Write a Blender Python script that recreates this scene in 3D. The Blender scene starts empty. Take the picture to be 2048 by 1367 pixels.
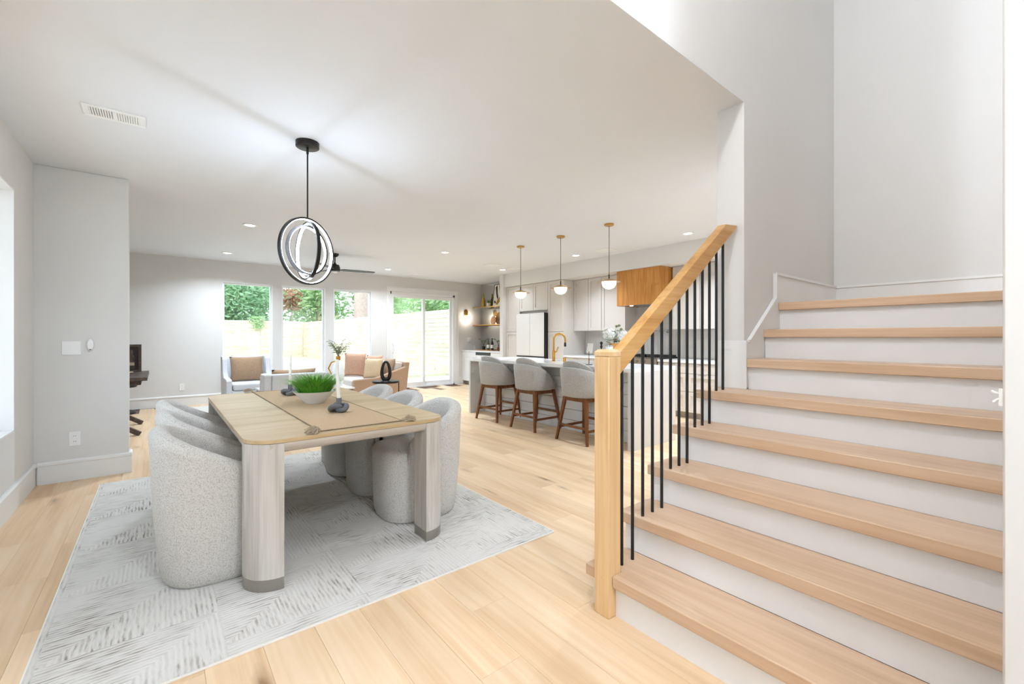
import bpy, bmesh, math, random
from mathutils import Vector, Matrix, Euler
random.seed(7)
PI = math.pi
scene = bpy.context.scene
COL = scene.collection

# ------------------------------------------------------------------ camera
W_PX, F_PX = 2048.0, 874.0
cam_d = bpy.data.cameras.new('camera')
cam = bpy.data.objects.new('camera', cam_d)
COL.objects.link(cam)
cam.location = (0, 0, 1.265)
cam.rotation_euler = (PI / 2, 0, -math.radians(38.93))
cam_d.sensor_width = 36.0
cam_d.lens = F_PX * 36.0 / W_PX
cam_d.shift_y = -(683.5 - 674.0) / W_PX
cam_d.clip_start = 0.02
cam_d.clip_end = 200
scene.camera = cam

# ------------------------------------------------------------------ render look
scene.view_settings.view_transform = 'Standard'
scene.view_settings.look = 'None'
scene.view_settings.gamma = 1.0
scene.view_settings.use_curve_mapping = False
scene.view_settings.exposure = 1.14
cy = scene.cycles
cy.use_denoising = True
cy.max_bounces = 7
cy.diffuse_bounces = 4
cy.glossy_bounces = 3
cy.transmission_bounces = 3
cy.transparent_max_bounces = 8
cy.use_adaptive_sampling = True
cy.adaptive_threshold = 0.08
cy.adaptive_min_samples = 16
cy.caustics_reflective = False
cy.caustics_refractive = False
cy.sample_clamp_indirect = 6.0

# ------------------------------------------------------------------ world, sun, daylight
SKY, SUN = 1.3, .8
LAMP = 0.72
world = bpy.data.worlds.new('sky')
scene.world = world
world.use_nodes = True
bg = world.node_tree.nodes['Background']
bg.inputs[0].default_value = (0.74, 0.88, 1.0, 1)
bg.inputs[1].default_value = SKY
sun_d = bpy.data.lights.new('sun', 'SUN')
sun_d.energy = SUN
sun_d.angle = math.radians(4)
sun_d.color = (1.0, 0.96, 0.9)
sun = bpy.data.objects.new('sun', sun_d)
COL.objects.link(sun)
sun.rotation_euler = Vector((0.35, 0.55, -0.95)).to_track_quat('-Z', 'Y').to_euler()


def portal(loc, rot, sx, sy):
    d = bpy.data.lights.new('window_portal', 'AREA')
    d.shape = 'RECTANGLE'
    d.size, d.size_y = sx, sy
    d.cycles.is_portal = True
    o = bpy.data.objects.new('window_portal', d)
    COL.objects.link(o)
    o.location = loc
    o.rotation_euler = rot


# sky portals in the openings (they emit nothing, they guide the sky light in)
for cx_, w_ in ((1.387, .88), (2.423, .88), (3.465, .87)):
    portal((cx_, 10.22, 1.29), (-PI / 2, 0, 0), w_, 2.12)
portal((5.27, 10.22, 1.19), (-PI / 2, 0, 0), 1.83, 2.38)
portal((-1.02, 3.55, 1.46), (PI / 2, 0, -PI / 2), 2.5, 1.78)
portal((0.6, -1.78, 1.25), (PI / 2, 0, 0), 2.0, 2.4)
portal((1.2, -1.78, 4.0), (PI / 2, 0, 0), 3.2, 1.7)


# ------------------------------------------------------------------ colour + material helpers
def lin(c):
    if isinstance(c, str):
        c = tuple(int(c[i:i + 2], 16) / 255 for i in (0, 2, 4))
    return tuple((v / 12.92 if v <= .04045 else ((v + .055) / 1.055) ** 2.4) for v in c[:3]) + (1,)


class NT:
    def __init__(s, name):
        s.m = bpy.data.materials.new(name)
        s.m.use_nodes = True
        s.t = s.m.node_tree
        s.b = s.t.nodes['Principled BSDF']
        s.out = s.t.nodes['Material Output']

    def n(s, typ, **kw):
        o = s.t.nodes.new(typ)
        for k, v in kw.items():
            if k.startswith('i_'):
                key = k[2:]
                o.inputs[int(key) if key.isdigit() else key.replace('_', ' ')].default_value = v
            else:
                setattr(o, k, v)
        return o

    def l(s, a, b):
        s.t.links.new(a, b)

    def math(s, op, a, b=None, c=None, clamp=False):
        o = s.n('ShaderNodeMath', operation=op)
        o.use_clamp = clamp
        for i, v in enumerate((a, b, c)):
            if v is None:
                continue
            if hasattr(v, 'is_linked'):
                s.l(v, o.inputs[i])
            else:
                o.inputs[i].default_value = v
        return o.outputs[0]

    def ramp(s, fac, stops):
        r = s.n('ShaderNodeValToRGB')
        e = r.color_ramp.elements
        while len(e) < len(stops):
            e.new(0.5)
        for i, (p, c) in enumerate(stops):
            e[i].position = p
            e[i].color = lin(c) if not isinstance(c, float) else (c, c, c, 1)
        s.l(fac, r.inputs[0])
        return r.outputs[0]

    def mix(s, fac, a, b, mode='MIX'):
        o = s.n('ShaderNodeMix', data_type='RGBA', blend_type=mode)
        for sock, v in ((o.inputs[0], fac), (o.inputs[6], a), (o.inputs[7], b)):
            if hasattr(v, 'is_linked'):
                s.l(v, sock)
            else:
                sock.default_value = v
        return o.outputs[2]

    def coords(s, scale=(1, 1, 1), rnd=0.0, kind='Object'):
        tc = s.n('ShaderNodeTexCoord')
        mp = s.n('ShaderNodeMapping')
        mp.inputs['Scale'].default_value = scale
        s.l(tc.outputs[kind], mp.inputs[0])
        if rnd:
            oi = s.n('ShaderNodeObjectInfo')
            v = s.n('ShaderNodeCombineXYZ')
            for i, k in enumerate((rnd, rnd * .73, rnd * .41)):
                s.l(s.math('MULTIPLY', oi.outputs['Random'], k), v.inputs[i])
            s.l(v.outputs[0], mp.inputs['Location'])
        return mp.outputs[0]

    def noise(s, vec, scale, detail=3, rough=.55, dist=0.0):
        o = s.n('ShaderNodeTexNoise')
        o.inputs['Scale'].default_value = scale
        o.inputs['Detail'].default_value = detail
        o.inputs['Roughness'].default_value = rough
        o.inputs['Distortion'].default_value = dist
        s.l(vec, o.inputs['Vector'])
        return o.outputs['Fac']

    def bump(s, h, strength, dist=.01):
        o = s.n('ShaderNodeBump')
        o.inputs['Strength'].default_value = strength
        o.inputs['Distance'].default_value = dist
        s.l(h, o.inputs['Height'])
        s.l(o.outputs[0], s.b.inputs['Normal'])


def plain(name, col, rough=.5, metal=0.0, var=0.0, scale=30, bump=0.0, spec=.5):
    k = NT(name)
    k.b.inputs['Base Color'].default_value = lin(col)
    k.b.inputs['Roughness'].default_value = rough
    k.b.inputs['Metallic'].default_value = metal
    k.b.inputs['Specular IOR Level'].default_value = spec
    v = k.noise(k.coords(), scale, 1 if var < .02 else 3)
    if var:
        c = lin(col)
        lo = tuple(x * (1 - var) for x in c[:3]) + (1,)
        hi = tuple(min(1, x * (1 + var)) for x in c[:3]) + (1,)
        k.l(k.mix(v, lo, hi), k.b.inputs['Base Color'])
    if bump:
        k.bump(v, bump, .004)
    return k.m


def emit(name, col, strength):
    k = NT(name)
    k.b.inputs['Base Color'].default_value = lin(col)
    k.b.inputs['Emission Color'].default_value = lin(col)
    k.b.inputs['Emission Strength'].default_value = strength
    return k.m


def wood(name, c0, c1, c2, axis='y', gscale=1.0, rough=.45, rnd=9.0, tone=.12, knots=0.0, spec=.35):
    """grain runs along the given object axis"""
    k = NT(name)
    st = {'x': (1.2, 14, 14), 'y': (14, 1.2, 14), 'z': (14, 14, 1.2)}[axis]
    vec = k.coords(tuple(v * gscale for v in st), rnd)
    n1 = k.noise(vec, 1.0, 3, .6, .6)
    st2 = {'x': (2, 90, 90), 'y': (90, 2, 90), 'z': (90, 90, 2)}[axis]
    n2 = k.noise(k.coords(tuple(v * gscale for v in st2), rnd), 1.0, 2, .6)
    f = k.math('ADD', k.math('MULTIPLY', n1, .7), k.math('MULTIPLY', n2, .3))
    col = k.ramp(f, [(.33, c0), (.50, c1), (.67, c2)])
    oi = k.n('ShaderNodeObjectInfo')
    br = k.math('ADD', 1.0 - tone, k.math('MULTIPLY', oi.outputs['Random'], 2 * tone))
    hv = k.n('ShaderNodeHueSaturation')
    k.l(br, hv.inputs['Value'])
    k.l(col, hv.inputs['Color'])
    col = hv.outputs[0]
    if knots:
        st3 = {'x': (.9, 3.0, 3), 'y': (3.0, .9, 3), 'z': (3, 3, .9)}[axis]
        kv = k.coords(st3, rnd * 3)
        kd = k.n('ShaderNodeTexNoise')
        kd.inputs['Scale'].default_value = 9
        k.l(kv, kd.inputs['Vector'])
        ad = k.mix(.10, kv, kd.outputs['Color'], 'ADD')
        vo = k.n('ShaderNodeTexVoronoi')
        vo.inputs['Scale'].default_value = 1.5
        k.l(ad, vo.inputs['Vector'])
        spot = k.ramp(vo.outputs['Distance'], [(.04, 1.0), (.10, .4), (.20, 0.0)])
        sel = k.n('ShaderNodeSeparateColor')
        k.l(vo.outputs['Color'], sel.inputs[0])
        on = k.math('LESS_THAN', sel.outputs[0], knots)
        fac = k.math('MULTIPLY', spot, on)
        col = k.mix(k.math('MULTIPLY', fac, .75), col, lin('7a5636'))
    k.l(col, k.b.inputs['Base Color'])
    k.b.inputs['Roughness'].default_value = rough
    k.b.inputs['Specular IOR Level'].default_value = spec
    return k.m


def fabric(name, col, col2, scale=500, bump=.3, mixs=60, rough=.95):
    k = NT(name)
    v = k.coords()
    n = k.noise(v, scale, 2)
    n2 = k.noise(v, mixs, 3)
    f = k.math('ADD', k.math('MULTIPLY', n, .6), k.math('MULTIPLY', n2, .4))
    k.l(k.ramp(f, [(.3, col2), (.65, col)]), k.b.inputs['Base Color'])
    k.b.inputs['Roughness'].default_value = rough
    k.b.inputs['Specular IOR Level'].default_value = .15
    k.b.inputs['Sheen Weight'].default_value = .15
    if scale < 280:
        k.bump(n, bump, .003)
    return k.m


def boucle(name, hi, lo):
    k = NT(name)
    v = k.coords()
    d = k.n('ShaderNodeTexNoise')
    d.inputs['Scale'].default_value = 60
    k.l(v, d.inputs['Vector'])
    w = k.mix(.012, v, d.outputs['Color'], 'ADD')
    vo = k.n('ShaderNodeTexVoronoi', feature='SMOOTH_F1')
    vo.inputs['Scale'].default_value = 190
    vo.inputs['Smoothness'].default_value = .35
    k.l(w, vo.inputs['Vector'])
    f = vo.outputs['Distance']
    k.l(k.ramp(f, [(.3, hi), (.9, lo)]), k.b.inputs['Base Color'])
    k.b.inputs['Roughness'].default_value = 1.0
    k.b.inputs['Specular IOR Level'].default_value = .1
    inv = k.math('SUBTRACT', 1.0, f)
    k.bump(inv, .45, .004)
    return k.m


def glass(name, refl=.06, tint=(1, 1, 1, 1)):
    k = NT(name)
    tr = k.n('ShaderNodeBsdfTransparent')
    tr.inputs[0].default_value = tint
    gl = k.n('ShaderNodeBsdfGlossy')
    gl.inputs['Roughness'].default_value = .02
    mx = k.n('ShaderNodeMixShader')
    mx.inputs[0].default_value = refl
    k.l(tr.outputs[0], mx.inputs[1])
    k.l(gl.outputs[0], mx.inputs[2])
    k.l(mx.outputs[0], k.out.inputs['Surface'])
    return k.m


M = {}
M['wall'] = plain('wall_paint', 'e0ddd9', .9, var=.015, scale=3, spec=.2)
M['ceil'] = plain('ceiling_paint', 'e8e9eb', .95, var=.01, scale=3, spec=.15)
M['trim'] = plain('trim_paint', 'ebeae8', .45, var=.01, scale=5)
M['riser'] = plain('riser_paint', 'f0f0f1', .4, var=.008, scale=5)
M['vinyl'] = plain('window_vinyl', 'f4f4f4', .35, var=.01)
M['plate'] = plain('plastic_plate', 'f3f2f0', .35, var=.01)
M['slot'] = plain('dark_slot', '4a4846', .6, var=.05)
M['floor'] = wood('oak_floor', 'd6b28a', 'e5c6a0', 'edd3b3', 'y', .55, .42, 11, .06, .5)
M['tread'] = wood('oak_tread', 'c7a586', 'd5b596', 'e0c4a8', 'y', .8, .38, 9, .05)
M['rail'] = wood('oak_rail', 'bf8a4c', 'd3a060', 'e0b67c', 'x', .8, .4, 9, .03)
M['newel'] = wood('oak_newel', 'd8ae79', 'e5c08e', 'edcfa4', 'z', .8, .4, 9, .03)
M['iron'] = plain('black_iron', '191b1d', .45, var=.1)
M['table'] = wood('washed_oak_top', 'b3996f', 'c5ab84', 'd0b995', 'x', .7, .45, 5, .02)
M['tleg'] = wood('washed_oak_leg', 'aca49b', 'c6c0b8', 'd7d2cc', 'z', 1.1, .5, 5, .03)
M['tapron'] = wood('washed_oak_apron', 'b0a59a', 'c6bcb1', 'd5cdc3', 'x', 1.0, .5, 5, .03)
M['steel'] = plain('brushed_steel', 'aaa59e', .32, 1.0, var=.08, scale=80)
M['boucle'] = boucle('boucle', 'dedad5', 'bbb6af')
M['stool'] = fabric('stool_linen', 'c0bdb8', '96928c', 170, .3, 80)
M['walnut'] = wood('walnut', '5d371c', '7a4b29', '8f5c35', 'z', 1.0, .4, 5, .05)
M['cab'] = plain('cabinet_greige', 'd6cfc7', .5, var=.01)
M['cabw'] = plain('cabinet_white', 'eceae7', .45, var=.01)
M['toe'] = plain('toe_kick', 'aaa49c', .6, var=.03)
M['quartz'] = plain('quartz', 'e9e8e6', .18, var=.03, scale=6)
M['quartz_side'] = plain('island_side_quartz', 'd2cfcb', .3, var=.02, scale=6)
M['ship'] = plain('shiplap_white', 'dadad9', .5, var=.01)
M['tile'] = plain('glazed_tile', 'd2ccc5', .18, var=.05, scale=9)
M['grout'] = plain('grout', 'c4beb6', .9, var=.03)
M['hood'] = wood('hood_oak', 'b27333', 'c98b46', 'd59b58', 'z', 1.6, .45, 5, .04)
M['fridge'] = plain('white_glass_door', 'e4e1dd', .06, var=.005)
M['black'] = plain('black_satin', '161616', .35, var=.1)
M['blackm'] = plain('black_metal', '1c1b1a', .4, .6, var=.1)
M['stainless'] = plain('stainless', 'b5b3b0', .25, 1.0, var=.05)
M['brass'] = plain('brushed_brass', 'c79a52', .28, 1.0, var=.06, scale=60)
M['brass2'] = plain('gold_faucet', 'd29a44', .25, 1.0, var=.06, scale=60)
M['chrome'] = plain('chrome', 'c8c8c8', .12, 1.0, var=.03)
M['bronze'] = plain('bronze_black', '2a2624', .4, .5, var=.1)
M['mirror'] = plain('mirror', 'dcdedd', .015, 1.0, var=.004)
M['glass'] = glass('pane_glass', .05)
M['clear'] = glass('clear_glass', .12)
M['led'] = emit('led_strip', 'd6e9ff', 43.0)
M['globe'] = emit('opal_globe', 'fff1d8', 1.8)
M['sconce_globe'] = emit('sconce_globe', 'fff4e2', 9.0)
M['entry_fill_globe'] = emit('entry_fill_globe', 'e6f0ff', 66.0)  # glow of the fill light added over the entry, out of frame
M['stair_fill_globe'] = emit('stair_fill_globe', 'f1f5fc', 92.0)  # glow of the fill light added above the stairs, out of frame
M['can'] = emit('downlight_lens', 'fff4e2', 9.0)
M['runner'] = fabric('runner_jute', 'cdb08a', 'b3946d', 330, .5, 120)
M['cord'] = fabric('runner_cord', 'a08c72', '7f6d57', 300, .3, 90)
M['tassel'] = fabric('tassel_yarn', 'c4b299', '9d8a70', 200, .4, 60)
M['bowl'] = plain('white_ceramic', 'eeeeec', .35, var=.01)
M['knot'] = plain('grey_stoneware', '68696d', .55, var=.12, scale=14)
M['wax'] = plain('white_wax', 'f4f1ea', .5, var=.01)
M['soil'] = plain('pebbles', 'cfcac2', .9, var=.4, scale=120)
k = NT('grass_blade')
tc = k.n('ShaderNodeTexCoord')
sx = k.n('ShaderNodeSeparateXYZ')
k.l(tc.outputs['Object'], sx.inputs[0])
hz = k.math('DIVIDE', k.math('SUBTRACT', sx.outputs[2], .09), .16, clamp=True)
k.l(k.ramp(hz, [(0, '4a8f1f'), (.45, '78c23f'), (1, '7fa85a')]), k.b.inputs['Base Color'])
k.b.inputs['Roughness'].default_value = .5
k.b.inputs['Subsurface Weight'].default_value = 0
M['grass'] = k.m
M['grassdark'] = plain('grass_seed_blade', '55584a', .7, var=.2)
M['leaf'] = plain('leaf_green', '4e7a36', .5, var=.35, scale=9)
M['olive'] = plain('olive_leaf', '7d8a62', .6, var=.3, scale=20)
M['stem'] = plain('stem_brown', '6b5640', .8, var=.2)
M['petal'] = plain('white_petal', 'f1efe9', .7, var=.05, scale=60)
M['amber'] = plain('amber_ceramic', 'c98a42', .25, var=.25, scale=25)
M['armchair'] = fabric('armchair_linen', 'd9dadd', 'bfc0c4', 300, .2, 60)
M['sofa'] = fabric('sofa_tweed', 'b79a80', '98795f', 300, .3, 80)
M['sofaseat'] = fabric('sofa_seat', 'd8d0c8', 'c2b8ae', 300, .2, 60)
M['burlap'] = fabric('burlap_pillow', 'b09478', '8d7259', 240, .4, 60)
M['pink'] = fabric('blush_pillow', 'd0a88f', 'b98d73', 240, .3, 30)
M['cream'] = fabric('cream_pillow', 'dcc6a6', 'c9ae88', 240, .3, 30)
M['taupe'] = fabric('taupe_pillow', 'b59a80', '95795f', 240, .3, 30)
M['lrug'] = fabric('cream_rug', 'e8e3db', 'd2cbc1', 120, .3, 4)
M['dkwood'] = wood('dark_grey_wood', '3e342c', '55483d', '6a5c50', 'y', 1.0, .55, 5, .05)
M['art_dk'] = plain('dark_art', '2e241e', .6, var=.5, scale=8)
M['walnutdk'] = plain('coffee_wood', '7b5b45', .5, var=.15)
M['board'] = wood('board_wood', 'b37a45', 'c98f58', 'd7a672', 'z', 1.2, .5, 5, .1)
M['canvas'] = plain('art_canvas', 'efe9df', .7, var=.02)
M['pot'] = plain('pale_pot', 'e9d9c6', .6, var=.04)
M['bottleg'] = plain('green_bottle', '4f4a1e', .12, var=.15)
M['bottlek'] = plain('dark_bottle', '2c2624', .12, var=.15)
M['goldglass'] = plain('gold_glass', 'b8963f', .15, .4, var=.2)
M['label'] = plain('paper_label', 'f0ebe0', .7, var=.02)
M['fence'] = wood('pine_board', 'cbbca3', 'dfd3bf', 'eae1d2', 'x', .5, .8, 7, .05, .35, .1)
M['fencey'] = wood('pine_board_side', 'd8c3a2', 'e8d9bf', 'f0e6d2', 'y', .5, .8, 7, .05, .35, .1)
M['lawn'] = plain('lawn', 'c9cbb0', .95, var=.3, scale=3)
M['concrete'] = plain('patio_concrete', 'd9d6d0', .9, var=.05, scale=5)
M['bark'] = plain('pine_bark', 'c4afa6', .95, var=.35, scale=9, bump=.4)


def leafmat(name, a, b):
    k = NT(name)
    n = k.noise(k.coords(), 2.2, 4, .7)
    k.l(k.ramp(n, [(.35, a), (.65, b)]), k.b.inputs['Base Color'])
    k.b.inputs['Roughness'].default_value = .55
    tl = k.n('ShaderNodeBsdfTranslucent')
    k.l(k.ramp(n, [(.35, a), (.65, b)]), tl.inputs[0])
    mx = k.n('ShaderNodeMixShader')
    mx.inputs[0].default_value = .35
    k.l(k.b.outputs[0], mx.inputs[1])
    k.l(tl.outputs[0], mx.inputs[2])
    k.l(mx.outputs[0], k.out.inputs['Surface'])
    return k.m


M['fol1'] = leafmat('foliage_mid', '98c481', 'dcedc6')
M['fol2'] = leafmat('foliage_pale', 'b6d09c', 'eef5dc')
M['fol3'] = leafmat('foliage_deep', '7db082', 'c2e0bb')
M['folr'] = leafmat('foliage_red', 'cf947c', 'ecc9b2')

# rug with nested L-shaped ribs
k = NT('distressed_rug')
tc = k.n('ShaderNodeTexCoord')
sp = k.n('ShaderNodeSeparateXYZ')
wob = k.n('ShaderNodeTexNoise')
wob.inputs['Scale'].default_value = 18
k.l(tc.outputs['Object'], wob.inputs['Vector'])
vec = k.mix(.012, tc.outputs['Object'], wob.outputs['Color'], 'ADD')
k.l(vec, sp.inputs[0])
S_ = .58
ux = k.math('FLOORED_MODULO', sp.outputs[0], S_)
row = k.math('FLOOR', k.math('DIVIDE', sp.outputs[0], S_))
vy = k.math('FLOORED_MODULO', k.math('ADD', sp.outputs[1], k.math('MULTIPLY', row, .29)), S_)
mxn = k.math('MAXIMUM', ux, vy)
line = k.math('ADD', k.math('MULTIPLY', k.math('SINE', k.math('MULTIPLY', mxn, 330.0)), .5), .5)
isx = k.math('GREATER_THAN', ux, vy)
na = k.noise(k.coords((70, 9, 1)), 1.0, 3, .6)
nb = k.noise(k.coords((9, 70, 1)), 1.0, 3, .6)
streak = k.math('ADD', k.math('MULTIPLY', isx, na), k.math('MULTIPLY', k.math('SUBTRACT', 1.0, isx), nb))
big = k.noise(k.coords((1, 1, 1)), 2.6, 4, .65)
bigm = k.ramp(big, [(.42, 0.0), (.68, 1.0)])
st_ = k.ramp(streak, [(.42, 0.0), (.62, 1.0)])
dark = k.math('MULTIPLY', k.math('MULTIPLY', st_, bigm), k.math('ADD', k.math('MULTIPLY', line, .75), .25))
soft = k.math('MULTIPLY', line, .20)
fac = k.math('ADD', k.math('MULTIPLY', dark, .9), k.math('MULTIPLY', soft, k.math('ADD', .35, k.math('MULTIPLY', st_, .65))), clamp=True)
k.l(k.ramp(fac, [(0, 'e0ddd8'), (.35, 'c8c4be'), (.75, '989189'), (1, '7f776f')]), k.b.inputs['Base Color'])
k.b.inputs['Roughness'].default_value = .9
k.b.inputs['Specular IOR Level'].default_value = .15
k.bump(line, .35, .004)
M['rug'] = k.m


# ------------------------------------------------------------------ mesh helpers
class MB:
    def __init__(s):
        s.v, s.f = [], []

    def add(s, vs, fs):
        o = len(s.v)
        s.v += [tuple(p) for p in vs]
        s.f += [tuple(i + o for i in q) for q in fs]
        return s

    def box(s, x0, x1, y0, y1, z0, z1):
        vs = [(x, y, z) for z in (z0, z1) for y in (y0, y1) for x in (x0, x1)]
        return s.add(vs, [(0, 2, 3, 1), (4, 5, 7, 6), (0, 1, 5, 4), (2, 6, 7, 3), (0, 4, 6, 2), (1, 3, 7, 5)])

    def extr(s, poly, vec):
        n = len(poly)
        vec = Vector(vec)
        vs = [Vector(p) for p in poly] + [Vector(p) + vec for p in poly]
        fs = [tuple(range(n - 1, -1, -1)), tuple(range(n, 2 * n))]
        fs += [(i, (i + 1) % n, (i + 1) % n + n, i + n) for i in range(n)]
        return s.add(vs, fs)

    def prism(s, poly, z0, z1):
        return s.extr([(x, y, z0) for x, y in poly], (0, 0, z1 - z0))

    def loft(s, rings, closed=True, cap=True, wrap=False):
        n = len(rings[0])
        o = []
        for r in rings:
            o += list(r)
        fs = []
        m = len(rings)
        for i in range(m if wrap else m - 1):
            i2 = (i + 1) % m
            for j in range(n if closed else n - 1):
                j2 = (j + 1) % n
                fs.append((i * n + j, i * n + j2, i2 * n + j2, i2 * n + j))
        if cap and not wrap:
            fs.append(tuple(range(n - 1, -1, -1)))
            fs.append(tuple((m - 1) * n + j for j in range(n)))
        return s.add(o, fs)

    def lathe(s, prof, c=(0, 0, 0), seg=24, sx=1.0, sy=1.0):
        rings = []
        for r, z in prof:
            r = max(r, 1e-4)
            rings.append([(c[0] + sx * r * math.cos(2 * PI * j / seg), c[1] + sy * r * math.sin(2 * PI * j / seg), c[2] + z) for j in range(seg)])
        return s.loft(rings)

    def tube(s, pts, r, seg=8, closed=False):
        pts = [Vector(p) for p in pts]
        n = len(pts)
        rs = r if isinstance(r, (list, tuple)) else [r] * n
        rings = []
        up = None
        for i, p in enumerate(pts):
            a = pts[(i - 1) % n] if (closed or i > 0) else p
            b = pts[(i + 1) % n] if (closed or i < n - 1) else p
            t = (b - a).normalized()
            if up is None:
                up = Vector((0, 0, 1)) if abs(t.z) < .9 else Vector((1, 0, 0))
            u = (up - t * up.dot(t))
            if u.length < 1e-5:
                u = t.orthogonal()
            u.normalize()
            up = u
            w = t.cross(u)
            rings.append([p + (u * math.cos(2 * PI * j / seg) + w * math.sin(2 * PI * j / seg)) * rs[i] for j in range(seg)])
        return s.loft(rings, wrap=closed)

    def ball(s, c, r, seg=14, rings=8, sx=1, sy=1, sz=1, z0=-1.0, z1=1.0):
        pr = []
        for i in range(rings + 1):
            a = -PI / 2 + PI * i / rings
            zz = math.sin(a)
            if zz < z0 or zz > z1:
                continue
            pr.append((r * math.cos(a), r * zz * sz))
        return s.lathe(pr, c, seg, sx, sy)

    def tf(s, mat):
        s.v = [tuple(mat @ Vector(p)) for p in s.v]
        return s

    def build(s, name, mat, parent=None, smooth=None, bevel=None, seg=2, at=None):
        me = bpy.data.meshes.new(name)
        vs = s.v
        org = Vector((0, 0, 0))
        if parent is not None:
            r = parent
            while r.parent is not None:
                r = r.parent
            org = Vector(r.location)
        if at is not None:
            org = Vector(at)
        if org.length > 0:
            vs = [tuple(Vector(p) - org) for p in vs]
        me.from_pydata(vs, [], s.f)
        bm = bmesh.new()
        bm.from_mesh(me)
        bmesh.ops.recalc_face_normals(bm, faces=bm.faces)
        bm.to_mesh(me)
        bm.free()
        me.materials.append(M[mat] if isinstance(mat, str) else mat)
        o = bpy.data.objects.new(name, me)
        COL.objects.link(o)
        if parent is not None:
            o.parent = parent
        elif at is not None:
            o.location = at
        if smooth is not None:
            for p in me.polygons:
                p.use_smooth = True
            me.set_sharp_from_angle(angle=math.radians(smooth))
        if bevel:
            b = o.modifiers.new('bevel', 'BEVEL')
            b.width = bevel
            b.segments = seg
            b.limit_method = 'ANGLE'
            b.angle_limit = math.radians(40)
            if smooth is None:
                for p in me.polygons:
                    p.use_smooth = True
                me.set_sharp_from_angle(angle=math.radians(50))
        return o


def tag(o, label, cat, group=None):
    o['label'] = label
    o['category'] = cat
    if group:
        o['group'] = group
    return o


def thing(name, label, cat, loc, group=None, rz=0.0):
    o = bpy.data.objects.new(name, None)
    o.empty_display_size = .1
    COL.objects.link(o)
    o.location = loc
    o.rotation_euler = (0, 0, rz)
    return tag(o, label, cat, group)


def struct(o, label=None):
    o['kind'] = 'structure'
    if label:
        o['label'] = label
    return o


def copy_tree(o, parent=None):
    c = o.copy()
    COL.objects.link(c)
    c.parent = parent
    for ch in list(o.children):
        copy_tree(ch, c)
    return c


def rpoly(x0, x1, y0, y1, r, n=8, corners=(1, 1, 1, 1)):
    """rounded rectangle, corners: (x0y0, x1y0, x1y1, x0y1)"""
    out = []
    for k_, (cx, cyy, a0) in enumerate(((x0, y0, PI), (x1, y0, 1.5 * PI), (x1, y1, 0), (x0, y1, .5 * PI))):
        if not corners[k_]:
            out.append((cx, cyy))
            continue
        ox = cx + r * (1 if k_ in (0, 3) else -1)
        oy = cyy + r * (1 if k_ in (0, 1) else -1)
        for i in range(n + 1):
            a = a0 + .5 * PI * i / n
            out.append((ox + r * math.cos(a), oy + r * math.sin(a)))
    return out


def pillow(w, h, d, n=12, pinch=.06):
    """upright pillow in the xz plane, thickness along y, base at z=0"""
    m = MB()
    for sgn in (-1, 1):
        vs, fs = [], []
        for i in range(n + 1):
            for j in range(n + 1):
                u, v = 2 * i / n - 1, 2 * j / n - 1
                t = max(0, (1 - u * u) * (1 - v * v)) ** .42
                ed = 1 - pinch * (1 - abs(u) ** 2 if abs(v) > abs(u) else 1 - abs(v) ** 2) * max(abs(u), abs(v)) ** 3
                vs.append((u * w / 2 * ed, sgn * d / 2 * t, h / 2 + v * h / 2 * ed))
        for i in range(n):
            for j in range(n):
                a = i * (n + 1) + j
                fs.append((a, a + 1, a + n + 2, a + n + 1))
        m.add(vs, fs)
    return m


def tmat(loc, rz=0, rx=0, ry=0):
    return Matrix.Translation(loc) @ Euler((rx, ry, rz)).to_matrix().to_4x4()


# =================================================================== THE SETTING
CH = 2.743            # ceiling height
UP = 5.4              # stairwell ceiling
B = 10.1              # back wall
XR = 7.04             # kitchen wall
XL = -.83             # dining room left wall

# sub floor + individual oak planks
fl = struct(MB().box(-2.6, 7.2, -1.9, 10.25, -.12, -.016).build('floor', 'walnutdk'), 'light oak plank floor with knots')
M_PW = .197
lens = (1.05, 1.45, 1.85, 2.15)
pm = {}
for L in lens:
    g = MB()
    b_ = .0008
    x1, y1 = M_PW - .0006, L - .0006
    g.loft([[(0, 0, -.016), (x1, 0, -.016), (x1, y1, -.016), (0, y1, -.016)],
            [(0, 0, -b_), (x1, 0, -b_), (x1, y1, -b_), (0, y1, -b_)],
            [(b_, b_, 0), (x1 - b_, b_, 0), (x1 - b_, y1 - b_, 0), (b_, y1 - b_, 0)]])
    o = g.build('floor_plank', 'floor', fl)
    pm[L] = o.data
    bpy.data.objects.remove(o)


def plank_rows(x0, x1, y0, y1):
    x = x0
    while x < x1:
        y = y0 - random.uniform(0, 1.0)
        while y < y1:
            L = random.choice(lens)
            o = bpy.data.objects.new('floor_plank', pm[L])
            COL.objects.link(o)
            o.parent = fl
            o.location = (x, y, 0)
            y += L
        x += M_PW


plank_rows(XL - .02, 1.6, .7, B - .9)
plank_rows(XL - .02 + 13 * M_PW, XR - .5, 1.0, B - .9)
# plain planked remainder that the photograph does not show
struct(MB().box(-2.6, XL - .03, -1.9, B, -.016, 0).box(XL - .03, 7.1, -1.9, -.35, -.016, -.001).build('floor_1', 'floor'), 'oak floor beyond the dining room')


def wall_holes(u0, u1, z0, z1, holes, fn):
    """boxes around rectangular holes; fn(u0,u1,z0,z1) adds one"""
    us = sorted(set([u0, u1] + [h[0] for h in holes] + [h[1] for h in holes]))
    for a, b in zip(us[:-1], us[1:]):
        hs = [h for h in holes if h[0] <= a + 1e-6 and h[1] >= b - 1e-6]
        if not hs:
            fn(a, b, z0, z1)
        else:
            zc = z0
            for h in sorted(hs, key=lambda q: q[2]):
                if h[2] > zc + 1e-6:
                    fn(a, b, zc, h[2])
                zc = h[3]
            if z1 > zc:
                fn(a, b, zc, z1)


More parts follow.
